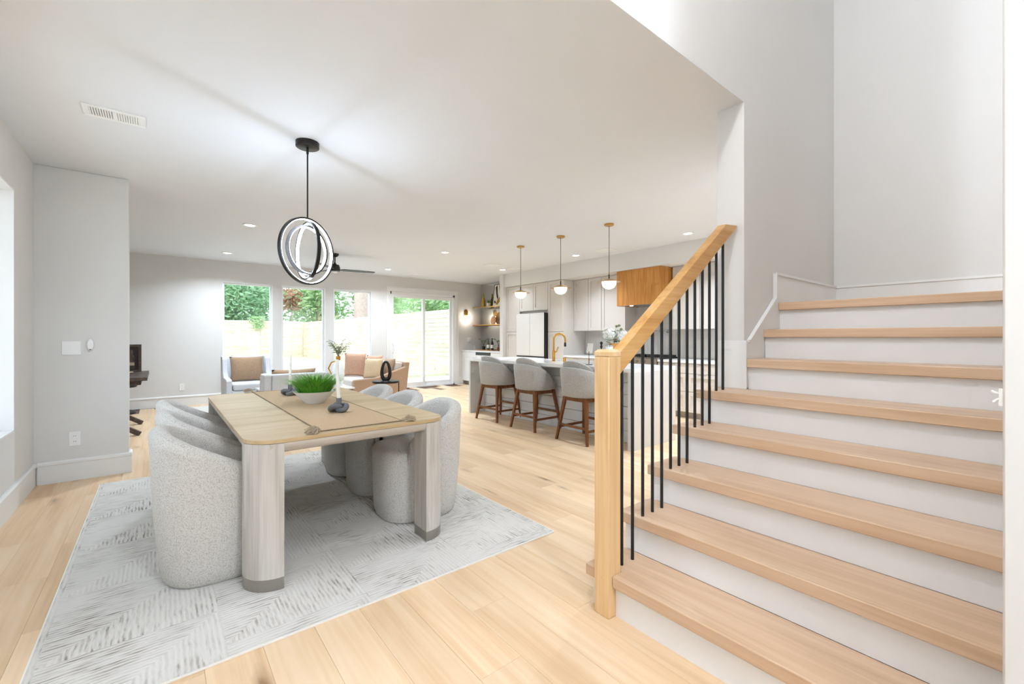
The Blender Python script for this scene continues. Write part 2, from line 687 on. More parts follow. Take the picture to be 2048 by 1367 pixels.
WIN = [(.948, 1.827), (1.985, 2.862), (3.032, 3.899)]
WZ = (.24, 2.35)
DOOR = (4.356, 6.189, 0, 2.385)
g = MB()
wall_holes(-2.6, XR + .15, 0, CH, [(a, b, *WZ) for a, b in WIN] + [DOOR], lambda a, b, c, d: g.box(a, b, B, B + .16, c, d))
struct(g.build('wall_back', 'wall'), 'pale grey back wall with three windows and a sliding door')
g = MB()
LW = (2.2, 4.804, .573, 2.352)
wall_holes(-1.9, 5.45, 0, CH, [LW], lambda a, b, c, d: g.box(XL - .2, XL, a, b, c, d))
g.box(XL - .2, XL, -1.9, 1.22, CH, UP)
struct(g.build('wall_left', 'wall'), 'pale grey left wall of the dining room with a window recess')
struct(MB().box(XL - .2, -.22, 5.45, 5.57, 0, CH).build('wall_return', 'wall', bevel=.006), 'short return wall with switch and outlet')
struct(MB().box(-2.75, -2.6, 5.57, B, 0, CH).box(-2.6, XL - .2, 5.45, 5.57, 0, CH).build('wall_living_left', 'wall'))
struct(MB().box(XR, XR + .15, 1.39, B, 0, CH).build('wall_kitchen', 'wall'), 'kitchen wall behind the cabinets')
struct(MB().box(4.8, XR, 1.24, 1.39, 0, CH).build('wall_kitchen_near', 'wall'))
struct(MB().box(6.28, XR, 8.12, 8.24, 0, CH).build('wall_nook', 'wall', bevel=.004), 'narrow white wall end between bar nook and pantry')
struct(MB().box(-2.75, XR + .15, 1.39, B + .16, CH, CH + .25).box(XL - .2, 2.86, 1.22, 1.39, CH, CH + .004).build('ceiling', 'ceil'), 'flat white ceiling')
struct(MB().box(2.86, 4.8, 1.22, 1.39, 0, CH + .005).box(XL, 4.8, 1.22, 1.389, CH + .005, UP).build('wall_stair', 'wall'), 'stair side wall rising past the ceiling')
struct(MB().box(4.655, 4.8, -1.9, 1.22, 0, UP).build('wall_landing', 'wall'), 'tall grey wall behind the stair landing')
struct(MB().box(1.45, 3.36, -.06, .07, 0, UP).build('wall_right', 'wall', bevel=.004), 'white wall end at the right edge of the stairs')
FD = [(-.45, 1.6, .05, 2.45), (-.4, 2.8, 3.15, 4.85)]
g = MB()
wall_holes(XL - .2, 4.8, 0, UP, FD, lambda a, b, c, d: g.box(a, b, -1.9, -1.75, c, d))
struct(g.build('wall_front', 'wall'))
struct(MB().box(XL - .2, 4.8, -1.9, 1.39, UP, UP + .2).build('ceiling_1', 'ceil'))
struct(MB().box(6.33, XR, 1.39, 8.12, 2.44, CH).build('trim_1', 'wall'), 'dropped soffit above the kitchen cabinets')
struct(MB().box(-1.4, 5.4, -4.5, -1.9, UP - .1, UP + .05).build('sun_shade_roof', 'ceil'))  # unseen porch roof, added to keep the sun out of the front openings


def baseboard(name, a, b, nrm, label=None, hgt=.19):
    """a,b floor points along the wall face, nrm into the room"""
    a, b, n = Vector((*a, 0)), Vector((*b, 0)), Vector((*nrm, 0))
    prof = [(0, 0), (.014, 0), (.014, hgt - .035), (.022, hgt - .03), (.022, hgt - .012), (.012, hgt), (0, hgt)]
    poly = [a + n * u + Vector((0, 0, z)) for u, z in prof]
    o = MB().extr(poly, b - a).build(name, 'trim')
    return struct(o, label)


baseboard('baseboard_left', (XL, -1.75), (XL, 5.428), (1, 0), 'tall white baseboard along the left wall')
baseboard('baseboard_return', (XL + .022, 5.45), (-.198, 5.45), (0, -1), 'tall white baseboard on the short return wall')
baseboard('baseboard_return_end', (-.22, 5.45), (-.22, 5.59), (1, 0))
baseboard('baseboard_back', (-2.6, B), (4.28, B), (0, -1), 'white baseboard under the windows')
baseboard('baseboard_back_right', (6.26, B), (6.44, B), (0, -1))
baseboard('baseboard_nook', (6.28, 8.12), (6.28, 8.24), (-1, 0))


# ---------------------------------------------------------------- windows and sliding door
def window(name, x0, x1, label):
    o = MB()
    f, y0, y1 = .045, B + .07, B + .13
    o.box(x0, x0 + f, y0, y1, *WZ).box(x1 - f, x1, y0, y1, *WZ)
    o.box(x0 + f, x1 - f, y0, y1, WZ[0], WZ[0] + f).box(x0 + f, x1 - f, y0, y1, WZ[1] - f, WZ[1])
    w = struct(o.build(name, 'vinyl', bevel=.004), label)
    MB().box(x0 + f, x1 - f, B + .098, B + .103, WZ[0] + f, WZ[1] - f).build('pane', 'glass', w)
    h = .012
    g = MB()
    g.box(x0, x0 + h, B - .004, B + .07, *WZ).box(x1 - h, x1, B - .004, B + .07, *WZ)
    g.box(x0, x1, B - .004, B + .07, WZ[1] - h, WZ[1])
    g.build('window_jamb', 'trim', w)
    MB().box(x0, x1, B - .012, B + .07, WZ[0], WZ[0] + .02).build('window_sill', 'trim', w, bevel=.003)


for i, (a, b) in enumerate(WIN):
    window('window_%d' % (i + 1), a, b, ('left tall picture window behind the armchair', 'middle tall picture window', 'right tall picture window beside the sofa')[i])

x0, x1, _, dz = DOOR
g = MB()
g.box(x0, x0 + .05, B + .02, B + .15, 0, dz).box(x1 - .05, x1, B + .02, B + .15, 0, dz).box(x0, x1, B + .02, B + .15, dz - .06, dz).box(x0, x1, B + .02, B + .15, 0, .035)
d1 = struct(g.build('door_1', 'vinyl', bevel=.004), 'white sliding glass patio door')
mid = (x0 + x1) / 2


def sash(a, b, y0):
    f = .065
    g = MB()
    g.box(a, a + f, y0, y0 + .035, .035, dz - .06).box(b - f, b, y0, y0 + .035, .035, dz - .06)
    g.box(a + f, b - f, y0, y0 + .035, .035, .13).box(a + f, b - f, y0, y0 + .035, dz - .14, dz - .06)
    s_ = g.build('door_sash', 'vinyl', d1, bevel=.004)
    MB().box(a + f, b - f, y0 + .015, y0 + .02, .13, dz - .14).build('pane', 'glass', s_)
    return s_


s1 = sash(x0 + .05, mid + .05, B + .04)
sash(mid - .02, x1 - .05, B + .085)
MB().tube([(x0 + .08, B + .04, 1.12), (x0 + .10, B - .01, 1.08), (x0 + .10, B - .01, .92), (x0 + .08, B + .04, .88)], .009, 8).build('door_handle', 'vinyl', s1, smooth=60)
g = MB()
def ucase(w0, w1, t0, t1, ya, yb):
    pl = [(x0 - w1, 0), (x0 - w1, dz + t1), (x1 + w1, dz + t1), (x1 + w1, 0), (x1 + w0, 0), (x1 + w0, dz + t0), (x0 - w0, dz + t0), (x0 - w0, 0)]
    g.extr([(x, ya, z) for x, z in pl], (0, yb - ya, 0))
ucase(0, .078, 0, .088, B - .016, B - .0005)
ucase(.0785, .1, .0885, .11, B - .026, B - .0005)
struct(g.build('trim_3', 'trim'), 'white casing around the sliding door')

# left window set deep in the wall
y0, y1, z0, z1 = LW
g = MB()
f = .05
XO = XL - .19
g.box(XO, XO + .05, y0, y0 + f, z0, z1).box(XO, XO + .05, y1 - f, y1, z0, z1).box(XO, XO + .05, y0 + f, y1 - f, z0, z0 + f).box(XO, XO + .05, y0 + f, y1 - f, z1 - f, z1)
for q in (1, 2):
    ym = y0 + (y1 - y0) * q / 3
    g.box(XO, XO + .05, ym - .03, ym + .03, z0 + f, z1 - f)
w4 = struct(g.build('window_4', 'vinyl', bevel=.004), 'window in a deep white recess of the left wall')
for q in range(3):
    a = y0 + (y1 - y0) * q / 3 + .04
    MB().box(XO + .02, XO + .025, a, a + (y1 - y0) / 3 - .08, z0 + f, z1 - f).build('pane', 'glass', w4)
g = MB().box(XL - .14, XL + .001, y0, y1, z0, z0 + .012).box(XL - .14, XL + .001, y1 - .012, y1, z0, z1).box(XL - .14, XL + .001, y0, y1, z1 - .012, z1)
g.build('window_jamb', 'trim', w4)

# front door glazing behind the camera
g = MB()
for (a, b, c, d) in FD:
    g.box(a, a + .06, -1.86, -1.8, c, d).box(b - .06, b, -1.86, -1.8, c, d).box(a, b, -1.86, -1.8, c, c + .06).box(a, b, -1.86, -1.8, d - .06, d)
w5 = struct(g.build('window_5', 'vinyl'), 'front entry glazing')
for (a, b, c, d) in FD:
    MB().box(a + .06, b - .06, -1.832, -1.828, c + .06, d - .06).build('pane', 'glass', w5)

# =================================================================== STAIRCASE
R_, T_, RUN = .1881, .052, .252


def nose(kk):
    return 1.336 + RUN * kk


YW = .07
st = thing('staircase', 'oak stair treads with white risers climbing to a landing', 'staircase', (1.6, .7, 0))
for kk in range(1, 9):
    x0, zt = nose(kk), kk * R_
    x1 = x0 + RUN + .025
    g = MB()
    if kk == 1:
        poly = [(x0, YW), (x1, YW), (x1, 1.405), (x0, 1.405), (x0, 1.335), (1.653, 1.335), (1.653, 1.248), (x0, 1.248)]
        g.prism(poly, zt - T_, zt)
    elif kk < 5:
        g.box(x0, x1, YW, 1.405, zt - T_, zt)
    elif kk == 5:
        g.prism([(x0, YW), (x1, YW), (x1, 1.219), (2.859, 1.219), (2.859, 1.405), (x0, 1.405)], zt - T_, zt)
    elif kk < 8:
        g.box(x0, x1, YW, 1.2, zt - T_, zt)
    else:
        g.box(x0, x0 + .11, -.06, 1.2, zt - T_, zt)
    g.build('tread', 'tread', st, bevel=.004)
    xr = x0 + .025
    g = MB()
    ye = 1.378 if kk <= 5 else 1.2
    if kk == 1:
        g.box(xr, xr + .018, YW, 1.248, 0, R_ - T_).box(xr, xr + .018, 1.335, ye, 0, R_ - T_)
    else:
        g.box(xr, xr + .018, YW if kk < 8 else -.06, ye, (kk - 1) * R_, zt - T_)
    g.build('riser', 'riser', st)
# landing boards behind the nosing strip
x0 = nose(8) + .11
n = 6
wl = (4.637 - x0) / n
for i in range(n):
    MB().box(x0 + i * wl + .001, x0 + (i + 1) * wl - .001, -1.2, 1.2, 8 * R_ - .03, 8 * R_).build('landing_board', 'tread', st)
# closed white side under the open ends of the treads
g = MB()
for kk in range(1, 6):
    g.box(nose(kk) + .043, min(nose(kk) + RUN + .043, 2.858), 1.358, 1.378, 0 if kk < 3 else 0, kk * R_ - T_)
g.build('stringer', 'riser', st)
# skirt boards
sk = [(2.868, .95), (2.868, 1.246), (2.895, 1.246), (3.31, 1.535), (3.31, 1.706), (4.655, 1.706), (4.655, 1.50), (3.4, 1.50), (3.38, 1.3), (3.12, 1.3), (3.12, 1.12), (2.88, 1.12)]
g = MB().extr([(x, 1.2, z) for x, z in sk], (0, .019, 0))
g.build('skirt_board', 'trim', st)
cap = [(2.868, 1.235), (2.868, 1.25), (2.892, 1.25), (3.303, 1.536), (3.303, 1.712), (4.655, 1.712), (4.655, 1.694), (3.322, 1.694), (3.322, 1.528), (2.90, 1.235)]
MB().extr([(x, 1.192, z) for x, z in cap], (0, .01, 0)).build('skirt_cap', 'trim', st)
MB().box(4.637, 4.654, -1.2, 1.2, 8 * R_, 1.706).build('skirt_board', 'trim', st)
MB().box(4.629, 4.654, -1.2, 1.192, 1.694, 1.712).build('skirt_cap', 'trim', st)
MB().box(2.846, 2.859, 1.2, 1.392, 5 * R_, 1.246).build('skirt_board', 'trim', st, bevel=.002)

# railing
rl = thing('stair_railing', 'oak newel post and handrail with round black balusters', 'railing', (1.61, 1.29, 0))
nw = MB().box(1.567, 1.652, 1.249, 1.334, 0, 1.176)
nwo = nw.build('newel_post', 'newel', rl, bevel=.004)
g = MB()
a, b, c, d = 1.567, 1.652, 1.249, 1.334
ring = lambda e, z: [(a + e, c + e, z), (b - e, c + e, z), (b - e, d - e, z), (a + e, d - e, z)]
g.loft([ring(.004, 1.176), ring(.004, 1.1785), ring(0, 1.179), ring(0, 1.198), ring(.012, 1.209)])
g.build('newel_cap', 'newel', rl)
for zz in (.06, .17):
    MB().extr([(1.5665, 1.291 + .008 * math.cos(t * PI / 6), zz + .008 * math.sin(t * PI / 6)) for t in range(12)], (.002, 0, 0)).build('peg', 'newel', nwo)
poly = [(1.652, 1.088), (1.652, 1.195), (2.70, 1.957), (2.845, 1.972), (2.845, 1.957)]
MB().extr([(x, 1.256, z) for x, z in poly], (0, .054, 0)).build('handrail', 'rail', rl, bevel=.005, seg=3)
bx = 1.704
for i in range(13):
    x = bx + .084 * i
    kk = 1 if i < 2 else 2 + (i - 2) // 3
    zb = kk * R_
    zt = 1.088 + .7275 * (x - 1.652) + .012
    MB().lathe([(.0078, zb), (.0078, zt)], (x, 1.283, 0), 12).build('baluster', 'iron', rl, smooth=40)

# white hook on the edge of the right wall
hk = thing('wall_hook', 'tiny white bracket on the edge of the right wall', 'hook', (1.462, .085, 1.13))
MB().box(1.455, 1.469, .07, .076, 1.112, 1.15).build('hook_plate', 'plate', hk)
MB().tube([(1.462, .074, 1.138), (1.462, .082, 1.140), (1.462, .088, 1.144)], .003, 8).build('hook_prong', 'plate', hk, smooth=60)
MB().tube([(1.462, .074, 1.128), (1.462, .080, 1.124), (1.462, .084, 1.119)], .003, 8).build('hook_prong', 'plate', hk, smooth=60)


# =================================================================== SMALL WALL ITEMS
def outlet(name, label, c, axis, kind='outlet'):
    """plate on a wall that faces -y"""
    x, y, z = c
    w, h = (.075, .125) if kind == 'outlet' else (.12, .12)
    t = thing(name, label, 'outlet' if kind == 'outlet' else 'switch', (x, y, z))
    MB().box(x - w / 2, x + w / 2, y - .007, y, z - h / 2, z + h / 2).build('cover_plate', 'plate', t, bevel=.002)
    if kind == 'outlet':
        for dz_ in (-.024, .024):
            s_ = MB().extr([(x + .016 * math.cos(q * PI / 8), y - .009, z + dz_ + .014 * math.sin(q * PI / 8)) for q in range(16)], (0, .003, 0)).build('socket', 'plate', t)
            MB().box(x - .0075, x - .0045, y - .0095, y - .008, z + dz_ - .004, z + dz_ + .006).box(x + .0045, x + .0075, y - .0095, y - .008, z + dz_ - .004, z + dz_ + .006).build('slot', 'slot', s_)
    else:
        for dx in (-.023, .023):
            MB().box(x + dx - .006, x + dx + .006, y - .008, y, z - .013, z + .013).build('toggle_bezel', 'plate', t)
            MB().box(x + dx - .0035, x + dx + .0035, y - .016, y - .006, z - .002, z + .009).build('toggle', 'plate', t)
    return t


outlet('light_switch', 'double white toggle switch plate on the return wall', (-.602, 5.45, 1.17), 'y', 'switch')
outlet('wall_outlet', 'white outlet low on the return wall', (-.58, 5.45, .367), 'y')
outlet('wall_outlet', 'white outlet on the back wall left of the windows', (.327, B, .347), 'y')
outlet('light_switch', 'white switch plate on the back wall beside the bar', (6.64, B, 1.2), 'y', 'switch')
t = thing('motion_sensor', 'small white oval sensor beside the light switch', 'sensor', (-.479, 5.45, 1.195))
MB().extr([(-.479 + .022 * math.cos(q * PI / 12), 5.425, 1.195 + .055 * math.sin(q * PI / 12)) for q in range(24)], (0, .025, 0)).build('sensor_body', 'plate', t, bevel=.006, seg=3)
MB().box(-.487, -.471, 5.422, 5.427, 1.150, 1.158).build('sensor_slot', 'slot', t)


# =================================================================== CEILING ITEMS
def vent(label, x0, x1, y0, y1, nsl, two=False, along='x'):
    t = thing('ceiling_vent', label, 'vent', ((x0 + x1) / 2, (y0 + y1) / 2, CH), 'ceiling vents')
    z = CH
    fr = .03
    MB().box(x0, x1, y0, y0 + fr, z - .008, z).box(x0, x1, y1 - fr, y1, z - .008, z).box(x0, x0 + fr, y0 + fr, y1 - fr, z - .008, z).box(x1 - fr, x1, y0 + fr, y1 - fr, z - .008, z).build('vent_frame', 'plate', t, bevel=.002)
    MB().box(x0 + fr, x1 - fr, y0 + fr, y1 - fr, z - .002, z - .0005).build('vent_back', 'slot', t)
    a, b = x0 + fr, x1 - fr
    for i in range(nsl):
        xa = a + (b - a) * (i + .3) / nsl
        w = (b - a) / nsl * .5
        lean = .006 if (two and i >= nsl / 2) else -.006
        MB().extr([(xa, y0 + fr, z - .007), (xa + w, y0 + fr, z - .007), (xa + w + lean, y0 + fr, z - .002), (xa + lean, y0 + fr, z - .002)], (0, y1 - y0 - 2 * fr, 0)).build('slat', 'plate', t)
    if two:
        xm = (a + b) / 2
        MB().box(xm - .008, xm + .008, y0 + fr, y1 - fr, z - .008, z - .001).build('center_bar', 'plate', t)


vent('white slotted ceiling vent above the dining room', -.385, -.072, 3.83, 4.02, 20, True)
vent('square ceiling vent nearest the bar nook', 5.16, 5.44, 7.05, 7.33, 7)
vent('narrow ceiling vent beside the far kitchen downlight', 5.78, 6.06, 7.14, 7.42, 7)
vent('small ceiling vent above the middle of the kitchen', 5.76, 6.04, 4.64, 4.92, 7)
vent('ceiling vent close to the sliding door', 4.68, 4.98, 9.62, 9.80, 7)

DL = [((.93, 6.65), 'recessed downlight nearest the hanging ring light'), ((.93, 9.1), 'recessed downlight above the left window'),
      ((3.87, 6.64), 'recessed downlight in the middle of the living room ceiling'), ((3.87, 9.08), 'recessed downlight near the sliding door'),
      ((5.85, 3.26), 'recessed downlight beside the stair handrail'), ((5.85, 5.41), 'recessed downlight between the pendants'),
      ((5.85, 7.57), 'recessed downlight near the bar nook'),
      ((5.85, 2.1), 'added fill downlight hidden behind the stair wall'), ((4.3, 2.0), 'added fill downlight out of view at the near end of the island')]  # these last two are added out of view to brighten the kitchen
for (x, y), lab in DL:
    t = thing('downlight', lab, 'ceiling light', (x, y, CH), 'recessed downlights')
    MB().lathe([(.056, -.001), (.08, -.001), (.082, -.006), (.06, -.008), (.056, -.003)], (x, y, CH), 28).build('trim_ring', 'plate', t, smooth=50)
    MB().lathe([(.0, -.002), (.057, -.002), (.057, -.0035), (0, -.0035)], (x, y, CH), 28).build('lens', 'can', t)
    d = bpy.data.lights.new('downlight_lamp', 'AREA')
    d.shape = 'DISK'
    d.size = .11
    d.energy = (25 if x < 5 else (4.5 if y > 7 else 13)) * LAMP
    d.spread = math.radians(145 if x < 5 else 118)
    d.color = (.75, .87, 1)
    o = bpy.data.objects.new('downlight_lamp', d)
    COL.objects.link(o)
    o.parent = t
    o.location = (0, 0, -.02)

# ring chandelier
cx0, cy0 = .878, 3.56
ch = thing('ring_chandelier', 'black hanging light of three glowing concentric rings over the table', 'chandelier', (cx0, cy0, CH))
MB().lathe([(.001, 0), (.083, 0), (.083, -.036), (.078, -.04), (.001, -.04)], (cx0, cy0, CH), 36).build('canopy', 'bronze', ch, smooth=40)
MB().lathe([(.009, -.04), (.009, -.085), (.0055, -.09), (.0055, -.57)], (cx0, cy0, CH), 12).build('rod', 'bronze', ch, smooth=40)


def ring(R, zc, ang, w=.026, th=.013):
    ca, sa = math.cos(ang), math.sin(ang)
    N = 72

    def pt(r, t, u):
        x, y = r * math.cos(t), u
        return (cx0 + x * ca - y * sa, cy0 + x * sa + y * ca, zc + r * math.sin(t))
    sec = lambda t, r0, r1, h: [pt(r1, t, -h), pt(r1, t, h), pt(r0, t, h), pt(r0, t, -h)]
    o = MB().loft([sec(2 * PI * i / N, R - th, R, w / 2) for i in range(N)], wrap=True).build('ring', 'bronze', ch, smooth=40)
    MB().loft([sec(2 * PI * i / N, R - th - .003, R - th, w / 2 - .003) for i in range(N)], wrap=True).build('led_strip', 'led', o, smooth=40)


ring(.253, 1.917, math.radians(29))
ring(.187, 1.925, math.radians(29))
ring(.219, 1.920, math.radians(97))
MB().tube([(cx0, cy0, 2.173), (cx0, cy0, 2.10)], .0015, 6).build('ring_wire', 'bronze', ch)

# two unseen globe lights added in the stairwell void to brighten it
for ex, ey, ez, lab in ((.85, -1.05, 3.4, 'added fill globe out of view above the entry'), (.35, .2, 4.85, 'added fill globe out of view high above the stairs')):
  t = thing('fill_pendant', lab, 'pendant', (ex, ey, UP))
  MB().lathe([(.001, 0), (.07, 0), (.07, -.03), (.001, -.03)], (ex, ey, UP), 24).build('canopy', 'bronze', t, smooth=40)
  MB().lathe([(.006, -.03), (.006, ez + .14 - UP)], (ex, ey, UP), 8).build('rod', 'bronze', t, smooth=40)
  MB().ball((ex, ey, ez), .15, 24, 14).build('globe', 'entry_fill_globe' if ey < 0 else 'stair_fill_globe', t, smooth=60)

# pendants over the island
for y, lab in ((5.44, 'brass rimmed globe pendant farthest along the island'), (4.53, 'brass rimmed globe pendant in the middle over the island'), (3.645, 'brass rimmed globe pendant nearest the stairs')):
    x = 4.575
    t = thing('pendant_light', lab, 'pendant', (x, y, CH), 'island pendants')
    MB().lathe([(.001, 0), (.062, 0), (.062, -.018), (.055, -.024), (.001, -.024)], (x, y, CH), 28).build('canopy', 'brass', t, smooth=40)
    MB().lathe([(.0035, -.02), (.0035, -.70)], (x, y, CH), 8).build('cord', 'bronze', t, smooth=40)
    MB().lathe([(.008, -.66), (.008, -.72)], (x, y, CH), 10).build('stem', 'bronze', t, smooth=40)
    MB().lathe([(.012, -.715), (.05, -.72), (.095, -.738), (.118, -.75), (.15, -.757), (.15, -.76), (.112, -.757), (.09, -.75), (.012, -.73)], (x, y, CH), 36).build('brim', 'brass', t, smooth=40)
    g = MB()
    g.lathe([(.092, -.752), (.094, -.765), (.088, -.795), (.07, -.825), (.045, -.842), (.02, -.85), (0, -.852)], (x, y, CH), 28)
    g.build('globe', 'globe', t, smooth=50)

# ceiling fan
fx, fy = 2.423, 7.99
t = thing('ceiling_fan', 'dark brown ceiling fan over the living room', 'fan', (fx, fy, CH))
MB().lathe([(.001, 0), (.065, 0), (.065, -.02), (.04, -.055), (.02, -.06)], (fx, fy, CH), 24).build('canopy', 'bronze', t, smooth=50)
MB().lathe([(.012, -.05), (.012, -.19)], (fx, fy, CH), 10).build('downrod', 'bronze', t, smooth=50)
MB().lathe([(.014, -.16), (.03, -.19), (.07, -.20), (.085, -.24), (.09, -.305), (.05, -.315), (.001, -.315)], (fx, fy, CH), 28).build('motor_housing', 'bronze', t, smooth=50)
for q in range(3):
    a = math.radians(-8 + 120 * q)
    m = MB()
    m.loft([[(r, -w, .004 * s), (r, w, -.004 * s), (r, w, -.004 * s + .007), (r, -w, .004 * s + .007)] for r, w, s in ((.07, .03, 0), (.14, .055, 2), (.4, .065, 2), (.66, .06, 1), (.69, .03, 1))])
    m.tf(tmat((fx, fy, CH - .285), a)).build('blade', 'bronze', t)
MB().ball((fx, fy, CH - .315), .05, 16, 8, sz=.6, z1=.01).build('fan_light', 'bowl', t, smooth=60)


# =================================================================== DINING
RX0, RX1, RY0, RY1 = -.395, 1.997, 2.03, 5.13
RZ = .009
t = thing('area_rug', 'pale grey distressed rug under the dining table', 'rug', ((RX0 + RX1) / 2, (RY0 + RY1) / 2, 0))
g = MB()
n = 46
top = [[(RX0 + .006 + (RX1 - RX0 - .012) * i / n, RY0 + .006 + (RY1 - RY0 - .012) * j / n, RZ) for i in range(n + 1)] for j in range(n + 1)]
g.loft(top, closed=False, cap=False)
g.build('rug_pile', 'rug', t)
MB().prism(rpoly(RX0, RX1, RY0, RY1, .01, 3), .001, RZ - .001).build('rug_binding', 'wax', t)

# ---- table
TX0, TX1, TY0, TY1, TZ = .325, 1.442, 2.418, 4.66, .757
tb = thing('dining_table', 'whitewashed oak dining table with rounded corner legs', 'table', ((TX0 + TX1) / 2, (TY0 + TY1) / 2, RZ))
MB().prism(rpoly(TX0, TX1, TY0, TY1, .15, 12), TZ - .02, TZ).build('tabletop', 'table', tb, bevel=.002)
Rr = .028


def apron_prof(z):
    return z


g = MB()
zt, zb, ins = TZ - .0215, .682, .012


def apron(name, a, b, nrm):
    # bull-nosed rail, profile outward
    a, b, n_ = Vector((*a, 0)), Vector((*b, 0)), Vector((*nrm, 0))
    prof = [(-.06, zt), (0, zt)]
    for i in range(1, 9):
        q = PI / 2 * i / 8
        prof.append((-.045 + .045 * math.cos(q), (zb + .045) - .045 * math.sin(q) if False else zt - (zt - zb) * math.sin(q)))
    prof.append((-.06, zb))
    MB().extr([a + n_ * u + Vector((0, 0, z)) for u, z in prof], b - a).build('apron', 'tapron', tb, smooth=40)


apron('apron', (TX0 + .1, TY0 + .004), (TX1 - .1, TY0 + .004), (0, -1))
apron('apron', (TX0 + .1, TY1 - .004), (TX1 - .1, TY1 - .004), (0, 1))
apron('apron', (TX0 + .004, TY0 + .1), (TX0 + .004, TY1 - .1), (-1, 0))
apron('apron', (TX1 - .004, TY0 + .1), (TX1 - .004, TY1 - .1), (1, 0))
LS = .162
for (sx_, sy_) in ((0, 0), (1, 0), (1, 1), (0, 1)):
    xa = TX0 + .002 if sx_ == 0 else TX1 - .002 - LS
    ya = TY0 + .002 if sy_ == 0 else TY1 - .002 - LS
    cid = {(0, 0): 0, (1, 0): 1, (1, 1): 2, (0, 1): 3}[(sx_, sy_)]
    cor = tuple(1 if i == cid else 0 for i in range(4))
    o = MB().prism(rpoly(xa, xa + LS, ya, ya + LS, .148, 12, cor), RZ + .058, TZ - .0215).build('leg', 'tleg', tb, smooth=40, bevel=.0015)
    e = .001
    MB().prism(rpoly(xa + e, xa + LS - e, ya + e, ya + LS - e, .147, 12, cor), RZ, RZ + .0575).build('metal_foot', 'steel', o, smooth=40)

# ---- boucle barrel chair (faces +x)


def chair_shape():
    def plan(phi, s):
        # superellipse plan, phi from the back (-x)
        c, si = math.cos(phi), math.sin(phi)
        p = 2.6
        r = (abs(c) ** p + abs(si) ** p) ** (-1 / p)
        return -s * .292 * r * c, s * .300 * r * si

    def H(phi):
        a = abs(math.degrees(phi))
        pts = [(0, .79), (25, .782), (45, .752), (65, .705), (90, .645), (110, .60), (128, .565)]
        for (a0, h0), (a1, h1) in zip(pts[:-1], pts[1:]):
            if a <= a1:
                q = (a - a0) / (a1 - a0)
                return h0 + (h1 - h0) * q
        return pts[-1][1]
    rings = []
    N = 60
    mx = 128
    for i in range(N + 1):
        ph = math.radians(-mx + 2 * mx * i / N)
        h = H(ph)
        edge = min(1.0, (mx - abs(math.degrees(ph))) / 7.0)
        q = math.sqrt(max(0, 1 - (1 - edge) ** 2))
        th = .30 * max(q, .12)          # wall thickness as a share of the plan
        mid = 1.0 - .15
        drop = (1 - q) * .035
        bk = max(0, math.cos(ph))       # only the back leans out
        def S(z, inner):
            base = .84 + .13 * min(1, (z / .30)) ** .6
            lean = .075 * max(0, (z - .25) / .5) * (.35 + .65 * bk)
            full = base + lean
            return full * (1 - (th if inner else 0) * .95) if inner else full - (1 - q) * .12
        sec = []
        zt = h - drop
        for z, inn in ((.0, 0), (.018, 0), (.08, 0), (.2, 0), (.34, 0), (.48, 0)):
            s_ = S(z, 0) * (.955 if z == 0 else 1)
            sec.append((s_, z))
        r0 = .042
        for z in (.56, .64, .70):
            z2 = min(z, zt - r0)
            sec.append((S(z2, 0), z2))
        so, si_ = S(zt, 0), S(zt, 1)
        for a_ in (0, 25, 50, 75, 105, 130, 155, 180):
            aa = math.radians(a_)
            m_ = (so + si_) / 2
            hw = (so - si_) / 2
            sec.append((m_ + hw * math.cos(aa), zt - r0 + r0 * math.sin(aa)))
        for z in (.60, .52, .44):
            z2 = min(z, zt - r0 - .01)
            sec.append((S(z2, 1), z2))
        sec.append((S(.3, 1) * .98, .40))
        sec.append((.55, .02))
        rings.append([(*plan(ph, s_), z) for s_, z in sec])
    shell = MB().loft(rings, closed=True, cap=True)
    # seat drum
    seat = MB()
    rs = []
    for s_, z in ((.60, .0), (.66, .006), (.69, .05), (.71, .2), (.72, .38), (.72, .44), (.705, .468), (.66, .487), (.55, .497), (.3, .501), (.02, .502)):
        rr = []
        for j in range(40):
            a = 2 * PI * j / 40
            p = 2.8
            c, si = math.cos(a), math.sin(a)
            r = (abs(c) ** p + abs(si) ** p) ** (-1 / p)
            rr.append((.065 * min(1, s_ / .7) + .325 * s_ * r * c, .345 * s_ * r * si, z))
        rs.append(rr)
    seat.loft(rs)
    return shell, seat


sh, se = chair_shape()
CHL = ['boucle barrel chair on the left of the table, nearest the camera', 'boucle barrel chair on the left of the table, middle one', 'boucle barrel chair on the left of the table, farthest from the camera',
       'boucle barrel chair on the right of the table, nearest the camera', 'boucle barrel chair on the right of the table, middle one', 'boucle barrel chair on the right of the table, farthest from the camera']
CHP = [(.262, 2.925, 0), (.285, 3.545, 0), (.285, 4.165, 0), (1.475, 2.945, PI), (1.49, 3.575, PI), (1.49, 4.20, PI)]
proto = thing('dining_chair', CHL[0], 'chair', (0, 0, 0), 'boucle dining chairs')
sh.build('backrest', 'boucle', proto, smooth=50)
se.build('seat', 'boucle', proto, smooth=50)
for i, (x, y, r) in enumerate(CHP):
    o = proto if i == 0 else copy_tree(proto)
    o['label'] = CHL[i]
    o.location = (x, y, RZ)
    o.rotation_euler = (0, 0, r)

